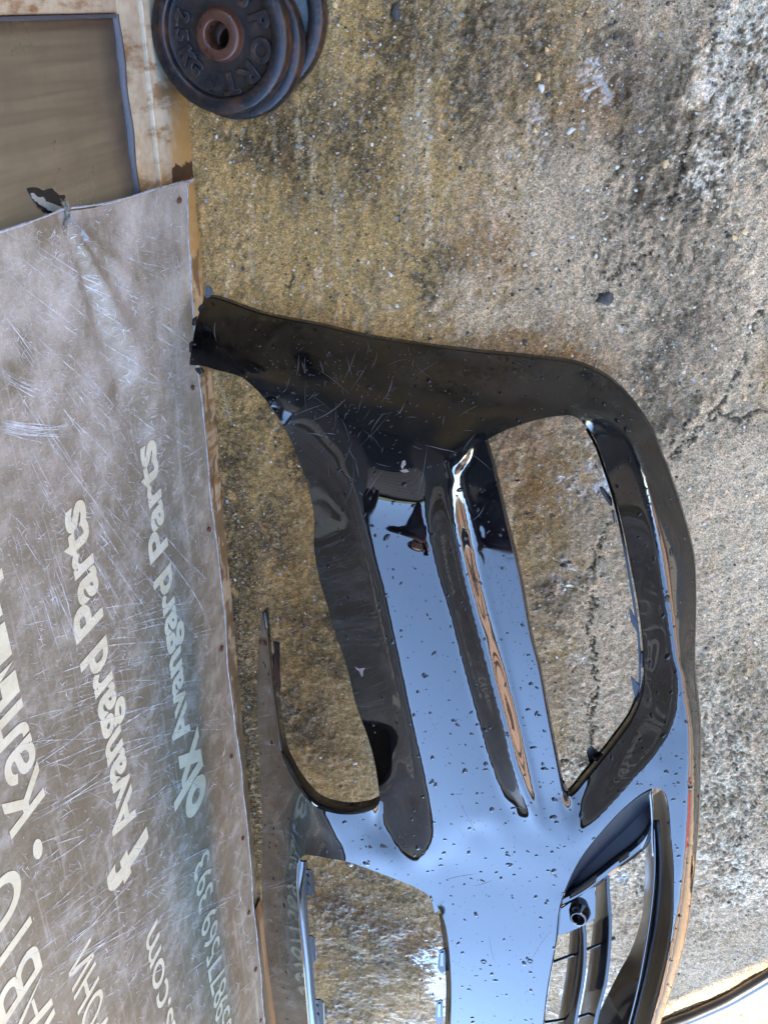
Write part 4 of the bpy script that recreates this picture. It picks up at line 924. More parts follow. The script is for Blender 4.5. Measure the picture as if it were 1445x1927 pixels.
def build_bumper():
    root = empty('car_bumper', (.45, -.8, 0))
    tag(root, 'glossy black car front bumper, scratched and rain-wet, lying face up beside the banner', 'bumper')
    # ---- vertices: curve samples + interior grid
    verts, vz, edges, bnd = [], [], [], []
    key = {}
    def addv(x, y, z, b):
        k = (round(x, 1), round(y, 1))
        if k in key: return key[k]
        key[k] = len(verts); verts.append((x, y)); vz.append(z); bnd.append(b); return key[k]
    free = {'top', 'tipedge', 'arch', 'headl', 'armout', 'cutbot', 'HT', 'HR', 'HL', 'KGl', 'KGr', 'KGb', 'LG'}
    order = ['top', 'tipedge', 'arch', 'headl', 'armout', 'cutbot', 'HT', 'HR', 'HL', 'HLe', 'C1', 'Pup', 'Plo', 'R1', 'G0', 'J', 'C2', 'RL', 'C3', 'D3', 'KGl', 'KGr', 'KGb', 'LG']
    for n in order:
        ids = [addv(p[0], p[1], p[2], n in free) for p in CV[n]]
        edges += [(a, b) for a, b in zip(ids[:-1], ids[1:]) if a != b]
    nb = len(verts)
    ptsb = np.array(verts)
    gs = 4.0; gx, gy = np.meshgrid(np.arange(350, 1330, gs), np.arange(550, 2035, gs * .87)); gx = gx + (np.arange(gx.shape[0]) % 2)[:, None] * gs / 2
    gx, gy = gx.ravel(), gy.ravel(); k = on_skin(gx, gy); gx, gy = gx[k], gy[k]
    # drop grid points hugging a curve sample
    cell = {}
    for i, (x, y) in enumerate(ptsb): cell.setdefault((int(x // 5), int(y // 5)), []).append((x, y))
    keep = []
    for x, y in zip(gx, gy):
        ok = True
        for a in (-1, 0, 1):
            for b in (-1, 0, 1):
                for (u, v) in cell.get((int(x // 5) + a, int(y // 5) + b), ()):
                    if (u - x) ** 2 + (v - y) ** 2 < 4.6: ok = False; break
        keep.append(ok)
    keep = np.array(keep); gx, gy = gx[keep], gy[keep]
    gz = surf_dz(gx, gy)
    allp = [Vector(p) for p in verts] + [Vector((x, y)) for x, y in zip(gx, gy)]
    vo, eo, fo, ov, oe, of = delaunay_2d_cdt(allp, edges, [], 0, 1e-4)
    Zin = np.concatenate([np.array(vz), gz]); Bin = np.concatenate([np.array(bnd), np.zeros(len(gx), bool)])
    PX = np.array([(v[0], v[1]) for v in vo]); Z = np.array([Zin[o[0]] if o else 0 for o in ov]); BD = np.array([Bin[o[0]] if o else False for o in ov])
    miss = [i for i, o in enumerate(ov) if not o]
    if miss: Z[miss] = surf_dz(PX[miss, 0], PX[miss, 1])
    F = np.array([f for f in fo if len(f) == 3]); cx = PX[F].mean(1); k = on_skin(cx[:, 0], cx[:, 1]); F = F[k]
    e1 = PX[F[:, 1]] - PX[F[:, 0]]; e2 = PX[F[:, 2]] - PX[F[:, 0]]; ar = e1[:, 0] * e2[:, 1] - e1[:, 1] * e2[:, 0]
    F = F[np.abs(ar) > 1e-3]; ar = ar[np.abs(ar) > 1e-3]
    F[ar > 0] = F[ar > 0][:, ::-1]          # image y points down: this winding faces the lens
    # ---- fillet the creases by a little smoothing of the offsets
    nv = len(PX); E = np.unique(np.sort(np.vstack([F[:, [0, 1]], F[:, [1, 2]], F[:, [2, 0]]]), axis=1), axis=0)
    deg = np.bincount(E.ravel(), minlength=nv).astype(float)
    soft = ((PX[:, 0] > 1095) & (PX[:, 0] < 1180) & (PX[:, 1] < 850)) | (np.hypot(PX[:, 0] - 585, PX[:, 1] - 840) < 60) | (np.hypot(PX[:, 0] - 825, PX[:, 1] - 900) < 22) | (np.hypot(PX[:, 0] - 975, PX[:, 1] - 1550) < 20)
    for it in range(50):
        acc = np.zeros(nv); np.add.at(acc, E[:, 0], Z[E[:, 1]]); np.add.at(acc, E[:, 1], Z[E[:, 0]])
        av = acc / np.maximum(deg, 1); act = ~BD & (soft if it >= 5 else True)
        Z = np.where(act, Z * .4 + av * .6, Z)
    P = solve(PX[:, 0], PX[:, 1], Z)
    # ---- thickness: every free edge turned down as a flange, and an inner skin
    he = {}
    for f in F:
        for a, b in ((f[0], f[1]), (f[1], f[2]), (f[2], f[0])): he[(a, b)] = he.get((a, b), 0) + 1
    free_e = [(a, b) for (a, b) in he if (b, a) not in he]
    V3 = [tuple(p) for p in P]; FC = [tuple(f) for f in F]
    used = sorted({a for e in free_e for a in e})
    # inward direction: into the opening, away from the sheet
    nrm = np.zeros((nv, 3))
    for a, b in free_e:
        t = P[b] - P[a]; d = np.array([t[1], -t[0], 0]); d /= np.linalg.norm(d) + 1e-9; nrm[a] += d; nrm[b] += d
    nrm /= np.linalg.norm(nrm, axis=1)[:, None] + 1e-9
    def near(c, i, r=6): return np.min(np.hypot(c[:, 0] - PX[i, 0], c[:, 1] - PX[i, 1])) < r
    top_i, m1, m2, m3 = {}, {}, {}, {}
    for i in used:
        dep, ins = .009, .0022
        if near(CV['headl'], i): dep, ins = (.021, .0015) if PX[i, 1] > 1300 else (.012, .0015)
        elif near(CV['arch'], i): dep, ins = .012, .002
        elif near(CV['HR'], i): dep, ins = .012, .003
        elif near(CV['LG'], i): dep, ins = .016, .003
        elif near(CV['KGl'], i) or near(CV['KGr'], i): dep, ins = .010, .003
        p = P[i]; n = nrm[i]
        top_i[i] = len(V3); V3.append(tuple(p + n * .0003 - [0, 0, .0002])); m1[i] = len(V3); V3.append(tuple(p + n * .0012 - [0, 0, .0014]))
        m2[i] = len(V3); V3.append(tuple(p + n * ins - [0, 0, dep])); m3[i] = len(V3); V3.append(tuple(p - n * .0015 - [0, 0, dep]))
    inner = {i: len(V3) + k for k, i in enumerate(range(nv))}
    V3 += [tuple(p - np.array([0, 0, .004])) for p in P]
    for a, b in free_e:
        for q0, q1 in ((top_i, m1), (m1, m2), (m2, m3), (m3, inner)): FC.append((q0[b], q0[a], q1[a], q1[b]))
    FC += [(inner[f[2]], inner[f[1]], inner[f[0]]) for f in F]
    # paint
    m = NM('wet_black_paint', (.0035, .0038, .0048), .035, ior=1.8)
    dirt = m.noise(28, 6, .68); fine = m.noise(420, 4, .7); sep = m.N('ShaderNodeSeparateXYZ'); m.L(m.co, sep.inputs[0])
    film = m.rmp(dirt, [(.47, 0.0), (.60, 1.0)])
    side = m.math('MULTIPLY', m.math('SUBTRACT', .245, sep.outputs[2]), 9.0, True)
    filth = m.math('MULTIPLY', side, m.rmp(m.noise(14, 6, .7, m.map((1, 2.4, 1))), [(.4, 0.0), (.62, 1.0)]))
    m.color(m.mix(filth, (.0035, .0038, .0048), (.010, .008, .006)))
    m.rough(m.math('ADD', m.math('ADD', .02, m.math('MULTIPLY', film, .07)), m.math('MULTIPLY', filth, .22)))
    m.bump(m.math('ADD', m.math('MULTIPLY', m.noise(45, 1), .6), m.math('MULTIPLY', filth, m.noise(240, 4, .7))), .0003, .12)
    fas = mkobj('bumper_skin', V3, FC, m.m); setparent(fas, root)
    vn = np.zeros(len(fas.data.vertices) * 3); fas.data.vertices.foreach_get('normal', vn); vn = vn.reshape(-1, 3)
    tn = np.cross(P[F[:, 1]] - P[F[:, 0]], P[F[:, 2]] - P[F[:, 0]]); sn = np.zeros((nv, 3))
    for k in range(3): np.add.at(sn, F[:, k], tn)
    sn /= np.linalg.norm(sn, axis=1)[:, None] + 1e-12; sn[sn[:, 2] < 0] *= -1
    for it in range(4):
        acc = np.zeros((nv, 3)); np.add.at(acc, E[:, 0], sn[E[:, 1]]); np.add.at(acc, E[:, 1], sn[E[:, 0]]); sn = sn * .35 + acc / np.maximum(deg, 1)[:, None] * .65; sn /= np.linalg.norm(sn, axis=1)[:, None] + 1e-12
    vn[:nv] = sn; fas.data.normals_split_custom_set_from_vertices([tuple(q) for q in vn])
    # ---- matt black plastic parts
    bp = NM('black_plastic', (.008, .009, .012), .22, ior=1.5); bp.bump(bp.noise(200, 3), .0004, .25)
    gp = NM('gloss_black_grille', (.004, .005, .009), .14, ior=1.45); gp.bump(gp.noise(60, 3), .0004, .2)
    np_ = NM('navy_blanking_panel', (.003, .004, .012), .45, ior=1.3)
    def sheet(name, rows, mat, th=.003, drop=None):
        """rows of (px,py,dz) polylines of equal count -> a quad sheet with thickness"""
        Rr = [solve(np.array([p[0] for p in r]), np.array([p[1] for p in r]), np.array([p[2] for p in r])) for r in rows]
        n = len(Rr[0]); k_ = len(Rr); vv = [tuple(p) for r in Rr for p in r]; nvv = len(vv)
        vv += [(p[0], p[1], p[2] - th) for p in vv]; ff = []
        for j in range(k_ - 1):
            for i in range(n - 1):
                a = j * n + i; q = (a, a + 1, a + n + 1, a + n); ff.append(q); ff.append(tuple(x + nvv for x in q[::-1]))
        ring = list(range(n)) + [j * n + n - 1 for j in range(1, k_)] + [(k_ - 1) * n + i for i in range(n - 2, -1, -1)] + [j * n for j in range(k_ - 2, 0, -1)]
        for i in range(len(ring)): a, b = ring[i], ring[(i + 1) % len(ring)]; ff.append((a, b, b + nvv, a + nvv))
        o = mkobj(name, vv, ff, mat); bm = bmesh.new(); bm.from_mesh(o.data); bmesh.ops.recalc_face_normals(bm, faces=bm.faces)
        for e in bm.edges:
            if len(e.link_faces) == 2 and e.calc_face_angle(0) > R(40): e.smooth = False
        bm.to_mesh(o.data); bm.free(); setparent(o, root); return o
    def resamp(pts, n):
        c = spline(pts, 2); s = np.concatenate([[0], np.cumsum(np.hypot(*np.diff(c[:, :2], axis=0).T))]); q = np.linspace(0, s[-1], n)
        return np.stack([np.interp(q, s, c[:, i]) for i in range(c.shape[1])], 1)
    def slabpoly(name, poly, dz, th, mat, bev=0):
        """flat tab: pixel outline at an offset below the form"""
        pj = np.array(poly, float); T_ = solve(pj[:, 0], pj[:, 1], np.full(len(pj), dz) if np.isscalar(dz) else np.array(dz)); n = len(T_)
        bm = bmesh.new(); f = bm.faces.new([bm.verts.new(p) for p in T_]); r = bmesh.ops.extrude_face_region(bm, geom=[f])
        for v in r['geom']:
            if isinstance(v, bmesh.types.BMVert): v.co.z -= th
        bmesh.ops.recalc_face_normals(bm, faces=bm.faces)
        if bev: bmesh.ops.bevel(bm, geom=bm.edges[:], offset=bev, segments=1, affect='EDGES')
        o = bmobj(name, bm, mat); setparent(o, root); return o
    # lower grille: flared inner wall in two steps, its bright lip, the fins, the rods
    n = 60
    r0 = resamp([(1246, 1490, -.010), (1257, 1530, -.012), (1262, 1580, -.013), (1266, 1640, -.016), (1266, 1730, -.018), (1257, 1790, -.018), (1244, 1850, -.018), (1223, 1927, -.017), (1190, 2026, -.016)], n)
    r1 = resamp([(1240, 1492, -.030), (1247, 1530, -.034), (1250, 1580, -.036), (1252, 1640, -.040), (1250, 1730, -.042), (1238, 1790, -.042), (1224, 1850, -.042), (1203, 1927, -.042), (1170, 2026, -.042)], n)
    r2 = resamp([(1228, 1500, -.050), (1229, 1540, -.056), (1231, 1580, -.058), (1232, 1642, -.060), (1224, 1725, -.062), (1207, 1829, -.062), (1196, 1880, -.062), (1184, 1927, -.062), (1158, 2026, -.062)], n)
    sheet('grille_surround', [r0, r1, r2], gp.m, .003)
    r3 = resamp([(1227, 1502, -.052), (1228, 1540, -.058), (1230, 1580, -.060), (1230, 1642, -.062), (1222, 1725, -.064), (1205, 1829, -.064), (1194, 1880, -.064), (1181, 1927, -.064), (1156, 2026, -.064)], n)
    r4 = resamp([(1216, 1560, -.090), (1215, 1580, -.092), (1214, 1600, -.094), (1212, 1660, -.10), (1207, 1725, -.10), (1187, 1790, -.10), (1166, 1829, -.10), (1140, 1880, -.10), (1118, 1927, -.10)][:], n)
    sheet('lower_fin', [r3, r4], gp.m, .003)
    lip = NM('polished_black_lip', (.01, .012, .02), .05, ior=2.0)
    def rod(name, pts, r, mat, nn=8, flat=1.0, every=6):
        c = spline(pts, every); P_ = solve(c[:, 0], c[:, 1], c[:, 2]); vv, ff = [], []
        for i, p in enumerate(P_):
            t_ = P_[min(i + 1, len(P_) - 1)] - P_[max(i - 1, 0)]; t_ /= np.linalg.norm(t_); a = np.cross(t_, [0, 0, 1]); a /= np.linalg.norm(a); b = np.cross(a, t_)
            for k_ in range(nn):
                an = 2 * math.pi * k_ / nn; vv.append(tuple(p + r * (a * math.cos(an) + b * flat * math.sin(an))))
            if i:
                for k_ in range(nn): ff.append(((i - 1) * nn + k_, (i - 1) * nn + (k_ + 1) % nn, i * nn + (k_ + 1) % nn, i * nn + k_))
        ff.append(tuple(range(nn))); ff.append(tuple(range((len(P_) - 1) * nn, len(P_) * nn)))
        o = mkobj(name, vv, ff, mat); bm = bmesh.new(); bm.from_mesh(o.data); bmesh.ops.recalc_face_normals(bm, faces=bm.faces); bm.to_mesh(o.data); bm.free(); setparent(o, root); return o
    rod('bright_lip', [(1229, 1545, -.056), (1231, 1582, -.056), (1231, 1642, -.058), (1223, 1725, -.060), (1206, 1829, -.060), (1195, 1880, -.060), (1183, 1927, -.060), (1157, 2026, -.060)], .0017, lip.m)
    def fin(name, right, left, zt, zb):
        a = resamp([(p[0], p[1], zt) for p in right], 50); b = resamp([(p[0] - 3, p[1], zt - .001) for p in right], 50); c = resamp([(p[0], p[1], zb) for p in left], 50)
        a2 = a.copy(); a2[:, 0] += 5; a2[:, 2] -= .0003
        sheet(name, [a2, a, b, c], gp.m, .0025)
    fin('grille_fin', [(1095, 1738), (1098, 1762), (1098, 1810), (1094, 1850), (1085, 1900), (1076, 1950), (1055, 2026)], [(1072, 1748), (1071, 1770), (1066, 1820), (1060, 1860), (1053, 1900), (1045, 1950), (1026, 2026)], -.024, -.062)
    fin('grille_fin', [(1141, 1640), (1142, 1680), (1146, 1735), (1144, 1790), (1137, 1850), (1124, 1900), (1113, 1950), (1092, 2026)], [(1121, 1654), (1119, 1690), (1115, 1745), (1110, 1790), (1102, 1850), (1093, 1900), (1083, 1950), (1060, 2026)], -.030, -.074)
    rod('cross_rod', [(1036, 1812, -.050), (1068, 1800, -.050), (1100, 1788, -.050), (1130, 1776, -.050), (1156, 1765, -.050)], .0021, bp.m)
    rod('cross_rod', [(1015, 1925, -.050), (1050, 1920, -.050), (1090, 1913, -.050), (1128, 1900, -.050)], .0021, bp.m)
    # navy blanking panel and the shelf below it
    up = resamp([(1060, 1684, -.010), (1074, 1648, -.010), (1096, 1610, -.010), (1126, 1573, -.010), (1164, 1531, -.010), (1200, 1500, -.010), (1226, 1486, -.010)], 40)
    lo = resamp([(1063, 1682, -.032), (1090, 1666, -.032), (1126, 1640, -.032), (1156, 1616, -.032), (1187, 1593, -.032), (1212, 1566, -.032), (1226, 1530, -.030)], 40)
    mid = (up + lo) / 2; mid[:, 2] = -.036; sheet('blanking_panel', [up, mid, lo], np_.m)
    s0 = lo.copy(); s0[:, 2] = -.028; s0[:, 0] += .5; s1 = resamp([(1053, 1704, -.024), (1092, 1684, -.024), (1130, 1656, -.024), (1160, 1632, -.024), (1190, 1610, -.024), (1216, 1586, -.026), (1229, 1552, -.028)], 40)
    s15 = (s0 + s1) / 2; s15[:, 2] = -.0245; s2 = s1.copy(); s2[:, 0] += 3; s2[:, 1] += 4; s2[:, 2] -= .010
    sheet('panel_shelf', [s0, s15, s1, s2], m.m)
    rod('panel_edge', [(1222, 1488, -.012), (1225, 1520, -.020), (1226, 1545, -.026), (1226, 1575, -.03), (1228, 1610, -.036)], .0016, lip.m)
    # sensor bracket with its round boss
    slabpoly('sensor_bracket', [(1053, 1712), (1080, 1694), (1108, 1674), (1118, 1668), (1120, 1690), (1119, 1728), (1098, 1742), (1070, 1754), (1047, 1762)], -.026, .003, m.m)
    c0 = solve(np.array([1089.]), np.array([1722.]), np.array([-.020]))[0]
    ax = np.array([-.10, .20, 1.0]); ax /= np.linalg.norm(ax)
    vs_, fs = [], []; prof = [(.0150, -.010), (.0138, -.004), (.0112, .006), (.0104, .0085), (.0092, .0092), (.0080, .0086), (.0076, .006), (.0076, -.014)]; n_ = 32
    ua = np.cross(ax, [1, 0, 0]); ua /= np.linalg.norm(ua); ub = np.cross(ax, ua)
    for r_, h_ in prof:
        for k_ in range(n_):
            an = 2 * math.pi * k_ / n_; vs_.append(tuple(c0 + ax * h_ + r_ * (ua * math.cos(an) + ub * math.sin(an))))
    for j in range(len(prof) - 1):
        for k_ in range(n_): fs.append((j * n_ + k_, j * n_ + (k_ + 1) % n_, (j + 1) * n_ + (k_ + 1) % n_, (j + 1) * n_ + k_))
    o = mkobj('sensor_holder', vs_, fs, m.m); bm = bmesh.new(); bm.from_mesh(o.data); bmesh.ops.recalc_face_normals(bm, faces=bm.faces); bm.to_mesh(o.data); bm.free(); setparent(o, root)
    fs = [tuple(len(prof) * 0 + k_ for k_ in range(n_))]
    vv = [tuple(c0 - ax * .012 + .0075 * (ua * math.cos(2 * math.pi * k_ / n_) + ub * math.sin(2 * math.pi * k_ / n_))) for k_ in range(n_)]
    # clip strips along the openings
    def strip(name, pts, w, dz, mat, th=.002):
        a = resamp([(p[0], p[1], dz) for p in pts], 60); t = np.gradient(a[:, :2], axis=0); t /= np.linalg.norm(t, axis=1)[:, None]; b = a.copy(); b[:, 0] += t[:, 1] * w; b[:, 1] -= t[:, 0] * w
        sheet(name, [a, b], mat, th)
    hr = [(1106, 806), (1124, 840), (1138, 880), (1156, 935), (1171, 1000), (1183, 1066), (1194, 1130), (1203, 1196), (1206, 1260), (1203, 1298), (1186, 1344), (1161, 1380), (1127, 1424), (1096, 1460), (1074, 1488), (1060, 1494)]
    strip('clip_strip', hr, -5, -.060, bp.m)
    for pts in ([(1128, 917), (1133, 917), (1150, 938), (1152, 953), (1146, 950), (1131, 928)], [(1183, 1146), (1188, 1150), (1201, 1178), (1203, 1200), (1196, 1186), (1186, 1170)], [(1186, 1274), (1192, 1279), (1204, 1292), (1200, 1312), (1193, 1310)],
                [(1103, 1415), (1112, 1405), (1128, 1419), (1110, 1444), (1108, 1436)]):
        slabpoly('clip_tab', pts, -.058, .0025, bp.m)
    for (x0, y0), (x1, y1) in (((1190, 1345), (1176, 1366)), ((1166, 1375), (1146, 1400)), ((1136, 1412), (1118, 1436)), ((1104, 1452), (1088, 1470)), ((1207, 1225), (1207, 1255)), ((1152, 960), (1158, 985))):
        rod('clip_edge', [(x0, y0, -.054), ((x0 + x1) / 2, (y0 + y1) / 2, -.054), (x1, y1, -.054)], .0016, lip.m, 6)
    # grille mounting ledge with slotted clips (left edge of the upper opening)
    la = resamp([(560, 1622, -.034), (559, 1679, -.036), (563, 1739, -.036), (571, 1813, -.036), (581, 1927, -.036), (590, 2026, -.036)], 60)
    lb = la.copy(); lb[:, 0] += 17; lb[:, 2] = -.037; lm = (la + lb) / 2; lm[:, 2] = -.0372; sheet('grille_ledge', [la, lm, lb], m.m)
    for (x, y, w, h_) in ((577, 1637, 13, 50), (580, 1762, 13, 50), (595, 1882, 14, 54)):
        k = [(x, y), (x + w * .5, y), (x + w, y + 6), (x + w + 2, y + h_ - 5), (x + w - 2, y + h_), (x + 1, y + h_ - 2)]
        slabpoly('slotted_clip', k, -.040, .0025, m.m, .0004)
        slabpoly('clip_slot', [(x - 6, y + 10), (x + 1, y + 10), (x + 4, y + 14), (x + 1, y + 24), (x + 5, y + 30), (x + 3, y + 42), (x - 3, y + 42)], -.0385, .001, bp.m)
    rb = resamp([(835, 1722, -.012), (841, 1765, -.012), (845, 1800, -.012), (848, 1858, -.012), (846, 1927, -.012), (843, 2026, -.012)], 60)
    rc = rb.copy(); rc[:, 0] -= 9; rc[:, 2] = -.034; sheet('inner_ledge', [rb, rc], bp.m)
    for (x, y) in ((826, 1786), (821, 1882)):
        slabpoly('slotted_clip', [(x, y + 4), (x + 8, y), (x + 12, y + 3), (x + 12, y + 42), (x + 4, y + 46), (x - 3, y + 36)], -.030, .002, bp.m)
        slabpoly('clip_slot', [(x + 3, y + 8), (x + 8, y + 7), (x + 8, y + 32), (x + 2, y + 32)], -.0285, .0008, lip.m)
    slabpoly('corner_clip', [(812, 1696), (818, 1692), (826, 1714), (818, 1718)], -.014, .002, m.m)
    # tip tabs and hooks at the wing end
    for k in ([(369, 596), (362, 600), (361, 612), (366, 614)], [(366, 640), (356, 645), (356, 662), (363, 668)], [(366, 694), (378, 694), (382, 703), (376, 706), (370, 700)], [(384, 578), (376, 574), (372, 582), (376, 590)]):
        pj = [un(a, b, .145 if b > 630 else .12) for a, b in k]
        bm = bmesh.new(); f = bm.faces.new([bm.verts.new(p) for p in pj]); r = bmesh.ops.extrude_face_region(bm, geom=[f])
        for v in r['geom']:
            if isinstance(v, bmesh.types.BMVert): v.co.z -= .006
        bmesh.ops.recalc_face_normals(bm, faces=bm.faces); bmesh.ops.bevel(bm, geom=bm.edges[:], offset=.0006, segments=1, affect='EDGES'); o = bmobj('hook', bm, bp.m); setparent(o, root)
    ct = NM('translucent_grey_plastic', (.30, .33, .36), .12, ior=1.5); ct.b.inputs['Transmission Weight'].default_value = .6
    pj = [un(a, b, .108) for a, b in [(386, 562), (385, 542), (390, 538), (397, 541), (400, 550), (397, 557), (392, 561)]]
    bm = bmesh.new(); f = bm.faces.new([bm.verts.new(p) for p in pj]); r = bmesh.ops.extrude_face_region(bm, geom=[f])
    for v in r['geom']:
        if isinstance(v, bmesh.types.BMVert): v.co.z -= .004
    bmesh.ops.recalc_face_normals(bm, faces=bm.faces); bmesh.ops.bevel(bm, geom=bm.edges[:], offset=.001, segments=2, affect='EDGES'); o = bmobj('mounting_tab', bm, ct.m); setparent(o, root)
    # arm tip: stepped bracket behind the headlight edge
    rod('bracket_tip', [A(497, 1151, .225), A(500, 1165, .225), A(502, 1185, .222), A(505, 1215, .215)], .0028, bp.m, 6)
    pj = [(514, 1208, .15), (526, 1212, .15), (526, 1268, .15), (528, 1290, .15), (524, 1330, .16), (520, 1366, .17), (513, 1330, .17), (510, 1290, .16), (506, 1246, .15), (516, 1228, .15)]
    slabpoly('inner_bracket', [(p[0], p[1]) for p in pj], [A(*p)[2] for p in pj], .003, bp.m)
    # number-plate screw holes, sunk rings
    for (x, y) in ((910, 1810), (997, 1809)):
        c = solve(np.array([x * 1.]), np.array([y * 1.]), np.array([.0]))[0]; vs_, fs = [], []; pr_ = [(.0042, .0002), (.0034, .0012), (.0026, .0010), (.0022, -.0004), (.0, -.0006)]
        for r_, h_ in pr_:
            for k_ in range(16): an = k_ * math.pi / 8; vs_.append((c[0] + r_ * math.cos(an), c[1] + r_ * math.sin(an), c[2] + h_))
        for j in range(4):
            for k_ in range(16): fs.append((j * 16 + k_, j * 16 + (k_ + 1) % 16, (j + 1) * 16 + (k_ + 1) % 16, (j + 1) * 16 + k_))
        o = mkobj('screw_hole', vs_, fs, bp.m); setparent(o, root)
    # ---- rain drops
    g = np.random.default_rng(33); want = 1900; sx, sy, sr = [], [], []
    while len(sx) < want:
        x, y = g.uniform(360, 1320, 400), g.uniform(560, 1927, 400); k = on_skin(x, y); x, y = x[k], y[k]
        dens = np.where((x > 1000) | (y > 1550), .9, .55); dens = np.where((x > 860) & inpoly(x, y, T_POLY), 1.0, dens); dens = np.where((y < 900) & (x < 950), .30, dens); k = g.random(len(x)) < dens
        sx += list(x[k]); sy += list(y[k])
    sx, sy = np.array(sx[:want]), np.array(sy[:want]); sr = .00032 + .0019 * g.random(want) ** 4.5 + .0004 * g.random(want); sr[:50] = g.uniform(.0018, .0034, 50)
    # tight sprays of mist in a few spots
    for (cx, cy, s_, n__) in ((925, 1070, 20, 120), (955, 1130, 22, 80), (560, 1480, 22, 60), (600, 1560, 25, 60), (1000, 1660, 35, 60)):
        x = g.normal(cx, s_, n__); y = g.normal(cy, s_ * 1.4, n__); k = on_skin(x, y); sx = np.concatenate([sx, x[k]]); sy = np.concatenate([sy, y[k]]); sr = np.concatenate([sr, g.uniform(.0002, .0004, k.sum())])
    def frame(px, py):
        e = 2.0; d = surf_dz(px, py); a = solve(px, py, d); b = solve(px + e, py, surf_dz(px + e, py)); c = solve(px, py + e, surf_dz(px, py + e))
        n = np.cross(b - a, a - c); n /= np.linalg.norm(n, axis=1)[:, None]; n[n[:, 2] < 0] *= -1; t = b - a; t /= np.linalg.norm(t, axis=1)[:, None]; return a, n, t, np.cross(n, t)
    a_, n_, t_, b_ = frame(sx, sy); vs_, fs = [], []
    for i in range(len(sx)):
        r_ = sr[i]; el = g.uniform(1, 1.35) if r_ < .0008 else g.uniform(1.1, 2.0); th = g.uniform(0, 6.28); u_ = math.cos(th) * t_[i] + math.sin(th) * b_[i]; w_ = -math.sin(th) * t_[i] + math.cos(th) * b_[i]
        k = 8 if r_ < .0007 else 14; b0 = len(vs_); wob = g.uniform(.75, 1.2, k)
        for rr, hh in ((1.0, -.05), (.86, .26), (.5, .42)):
            for q in range(k):
                an = 2 * math.pi * q / k; sc_ = 1 + (wob[q] - 1) * (.6 if r_ > .0008 else .2)
                vs_.append(tuple(a_[i] + r_ * rr * sc_ * (u_ * el * math.cos(an) + w_ * math.sin(an)) + n_[i] * hh * r_))
        vs_.append(tuple(a_[i] + n_[i] * .46 * r_))
        for j in range(2):
            for q in range(k): fs.append((b0 + j * k + q, b0 + j * k + (q + 1) % k, b0 + (j + 1) * k + (q + 1) % k, b0 + (j + 1) * k + q))
        for q in range(k): fs.append((b0 + 2 * k + q, b0 + 2 * k + (q + 1) % k, b0 + 3 * k))
    wd = NM('rain_water', (.004, .005, .006), .02, ior=1.33); wd.b.inputs['Coat Weight'].default_value = .3
    o = mkobj('rain_drops', vs_, fs, wd.m); setparent(o, root); tag(o, kind='stuff')
    # ---- scratches in the lacquer
    vs_, fs = [], []; items = []
    def scr(px, py, L, ang, cv, w, n=8):
        x, y, a = px, py, ang; pts = []
        for k_ in range(n + 1): pts.append((x, y)); x += L / n * math.cos(a); y += L / n * math.sin(a); a += cv / n + g.normal(0, .03)
        pts = np.array(pts)
        if not on_skin(pts[:, 0], pts[:, 1]).all(): return False
        items.append((pts, w)); return True
    k_ = 0
    while k_ < 90:
        z_ = g.random()
        if z_ < .72: px, py = g.normal(680, 95), g.normal(770, 75)
        else: px, py = g.uniform(500, 1300), g.uniform(700, 1900)
        L = g.exponential(22) + 6
        if scr(px, py, L, g.choice([1.35, .4, -.5, 2.2, 1.7, -.9]) + g.normal(0, .3), g.normal(0, .5), g.uniform(.5, 1.2)): k_ += 1
    k_ = 0
    while k_ < 190:
        if scr(g.normal(640, 130), g.normal(740, 70), g.uniform(1.2, 4.5), g.uniform(0, 6.28), 0, g.uniform(.9, 2.6), 3): k_ += 1
    for p in ((588, 792, 74, -.38, -.5, 2.0), (668, 868, 30, 1.2, .3, 1.2), (697, 815, 48, -1.1, .3, 1.3), (562, 668, 42, 1.55, .3, 1.6), (602, 678, 26, 1.3, 0, 1.8), (568, 680, 26, 1.3, 0, 1.8), (800, 838, 60, .22, .1, 3.0), (803, 838, 95, 1.62, .15, 1.0),
              (406, 606, 38, 1.8, -.6, 1.8), (548, 782, 66, -.28, 0, 1.2), (690, 640, 30, 1.1, 1.2, 1.2), (578, 815, 32, .05, 0, 2.4), (610, 815, 22, .1, 0, 2.0), (660, 735, 60, -1.0, -.2, 1.0), (847, 1352, 22, .2, 0, 1.6), (826, 1355, 40, 2.0, 0, 1.0), (822, 1372, 70, 1.9, 0, 1.0), (812, 1360, 18, .9, 0, 1.0),
              (1180, 1455, 24, -1.3, -.6, 1.5), (1165, 1465, 22, -.1, -.1, 1.4), (920, 1760, 55, 1.5, -.4, 1.2), (838, 1655, 60, -.2, .1, 1.2), (890, 1668, 40, -.25, 0, 1.2), (860, 1500, 80, 1.1, 0, .7)): scr(*p)
    P_all = np.concatenate([it[0] for it in items]); aa, nn_, tt, bb = frame(P_all[:, 0], P_all[:, 1]); pos = 0
    for pts, w in items:
        n = len(pts); b0 = len(vs_)
        for k_ in range(n):
            c = aa[pos + k_]; nrm_ = nn_[pos + k_]; q0 = aa[pos + max(k_ - 1, 0)]; q1 = aa[pos + min(k_ + 1, n - 1)]; d = q1 - q0; s_ = np.cross(nrm_, d); s_ /= np.linalg.norm(s_) + 1e-9
            ww = w * .00022 * math.sin(math.pi * (k_ + .4) / (n - 1 + .8))
            vs_ += [tuple(c + s_ * ww + nrm_ * .0003), tuple(c - s_ * ww + nrm_ * .0003)]
        for k_ in range(n - 1): fs.append((b0 + 2 * k_, b0 + 2 * k_ + 1, b0 + 2 * k_ + 3, b0 + 2 * k_ + 2))
        pos += n
    sm_ = NM('raw_scratch', (.20, .205, .22), .5)
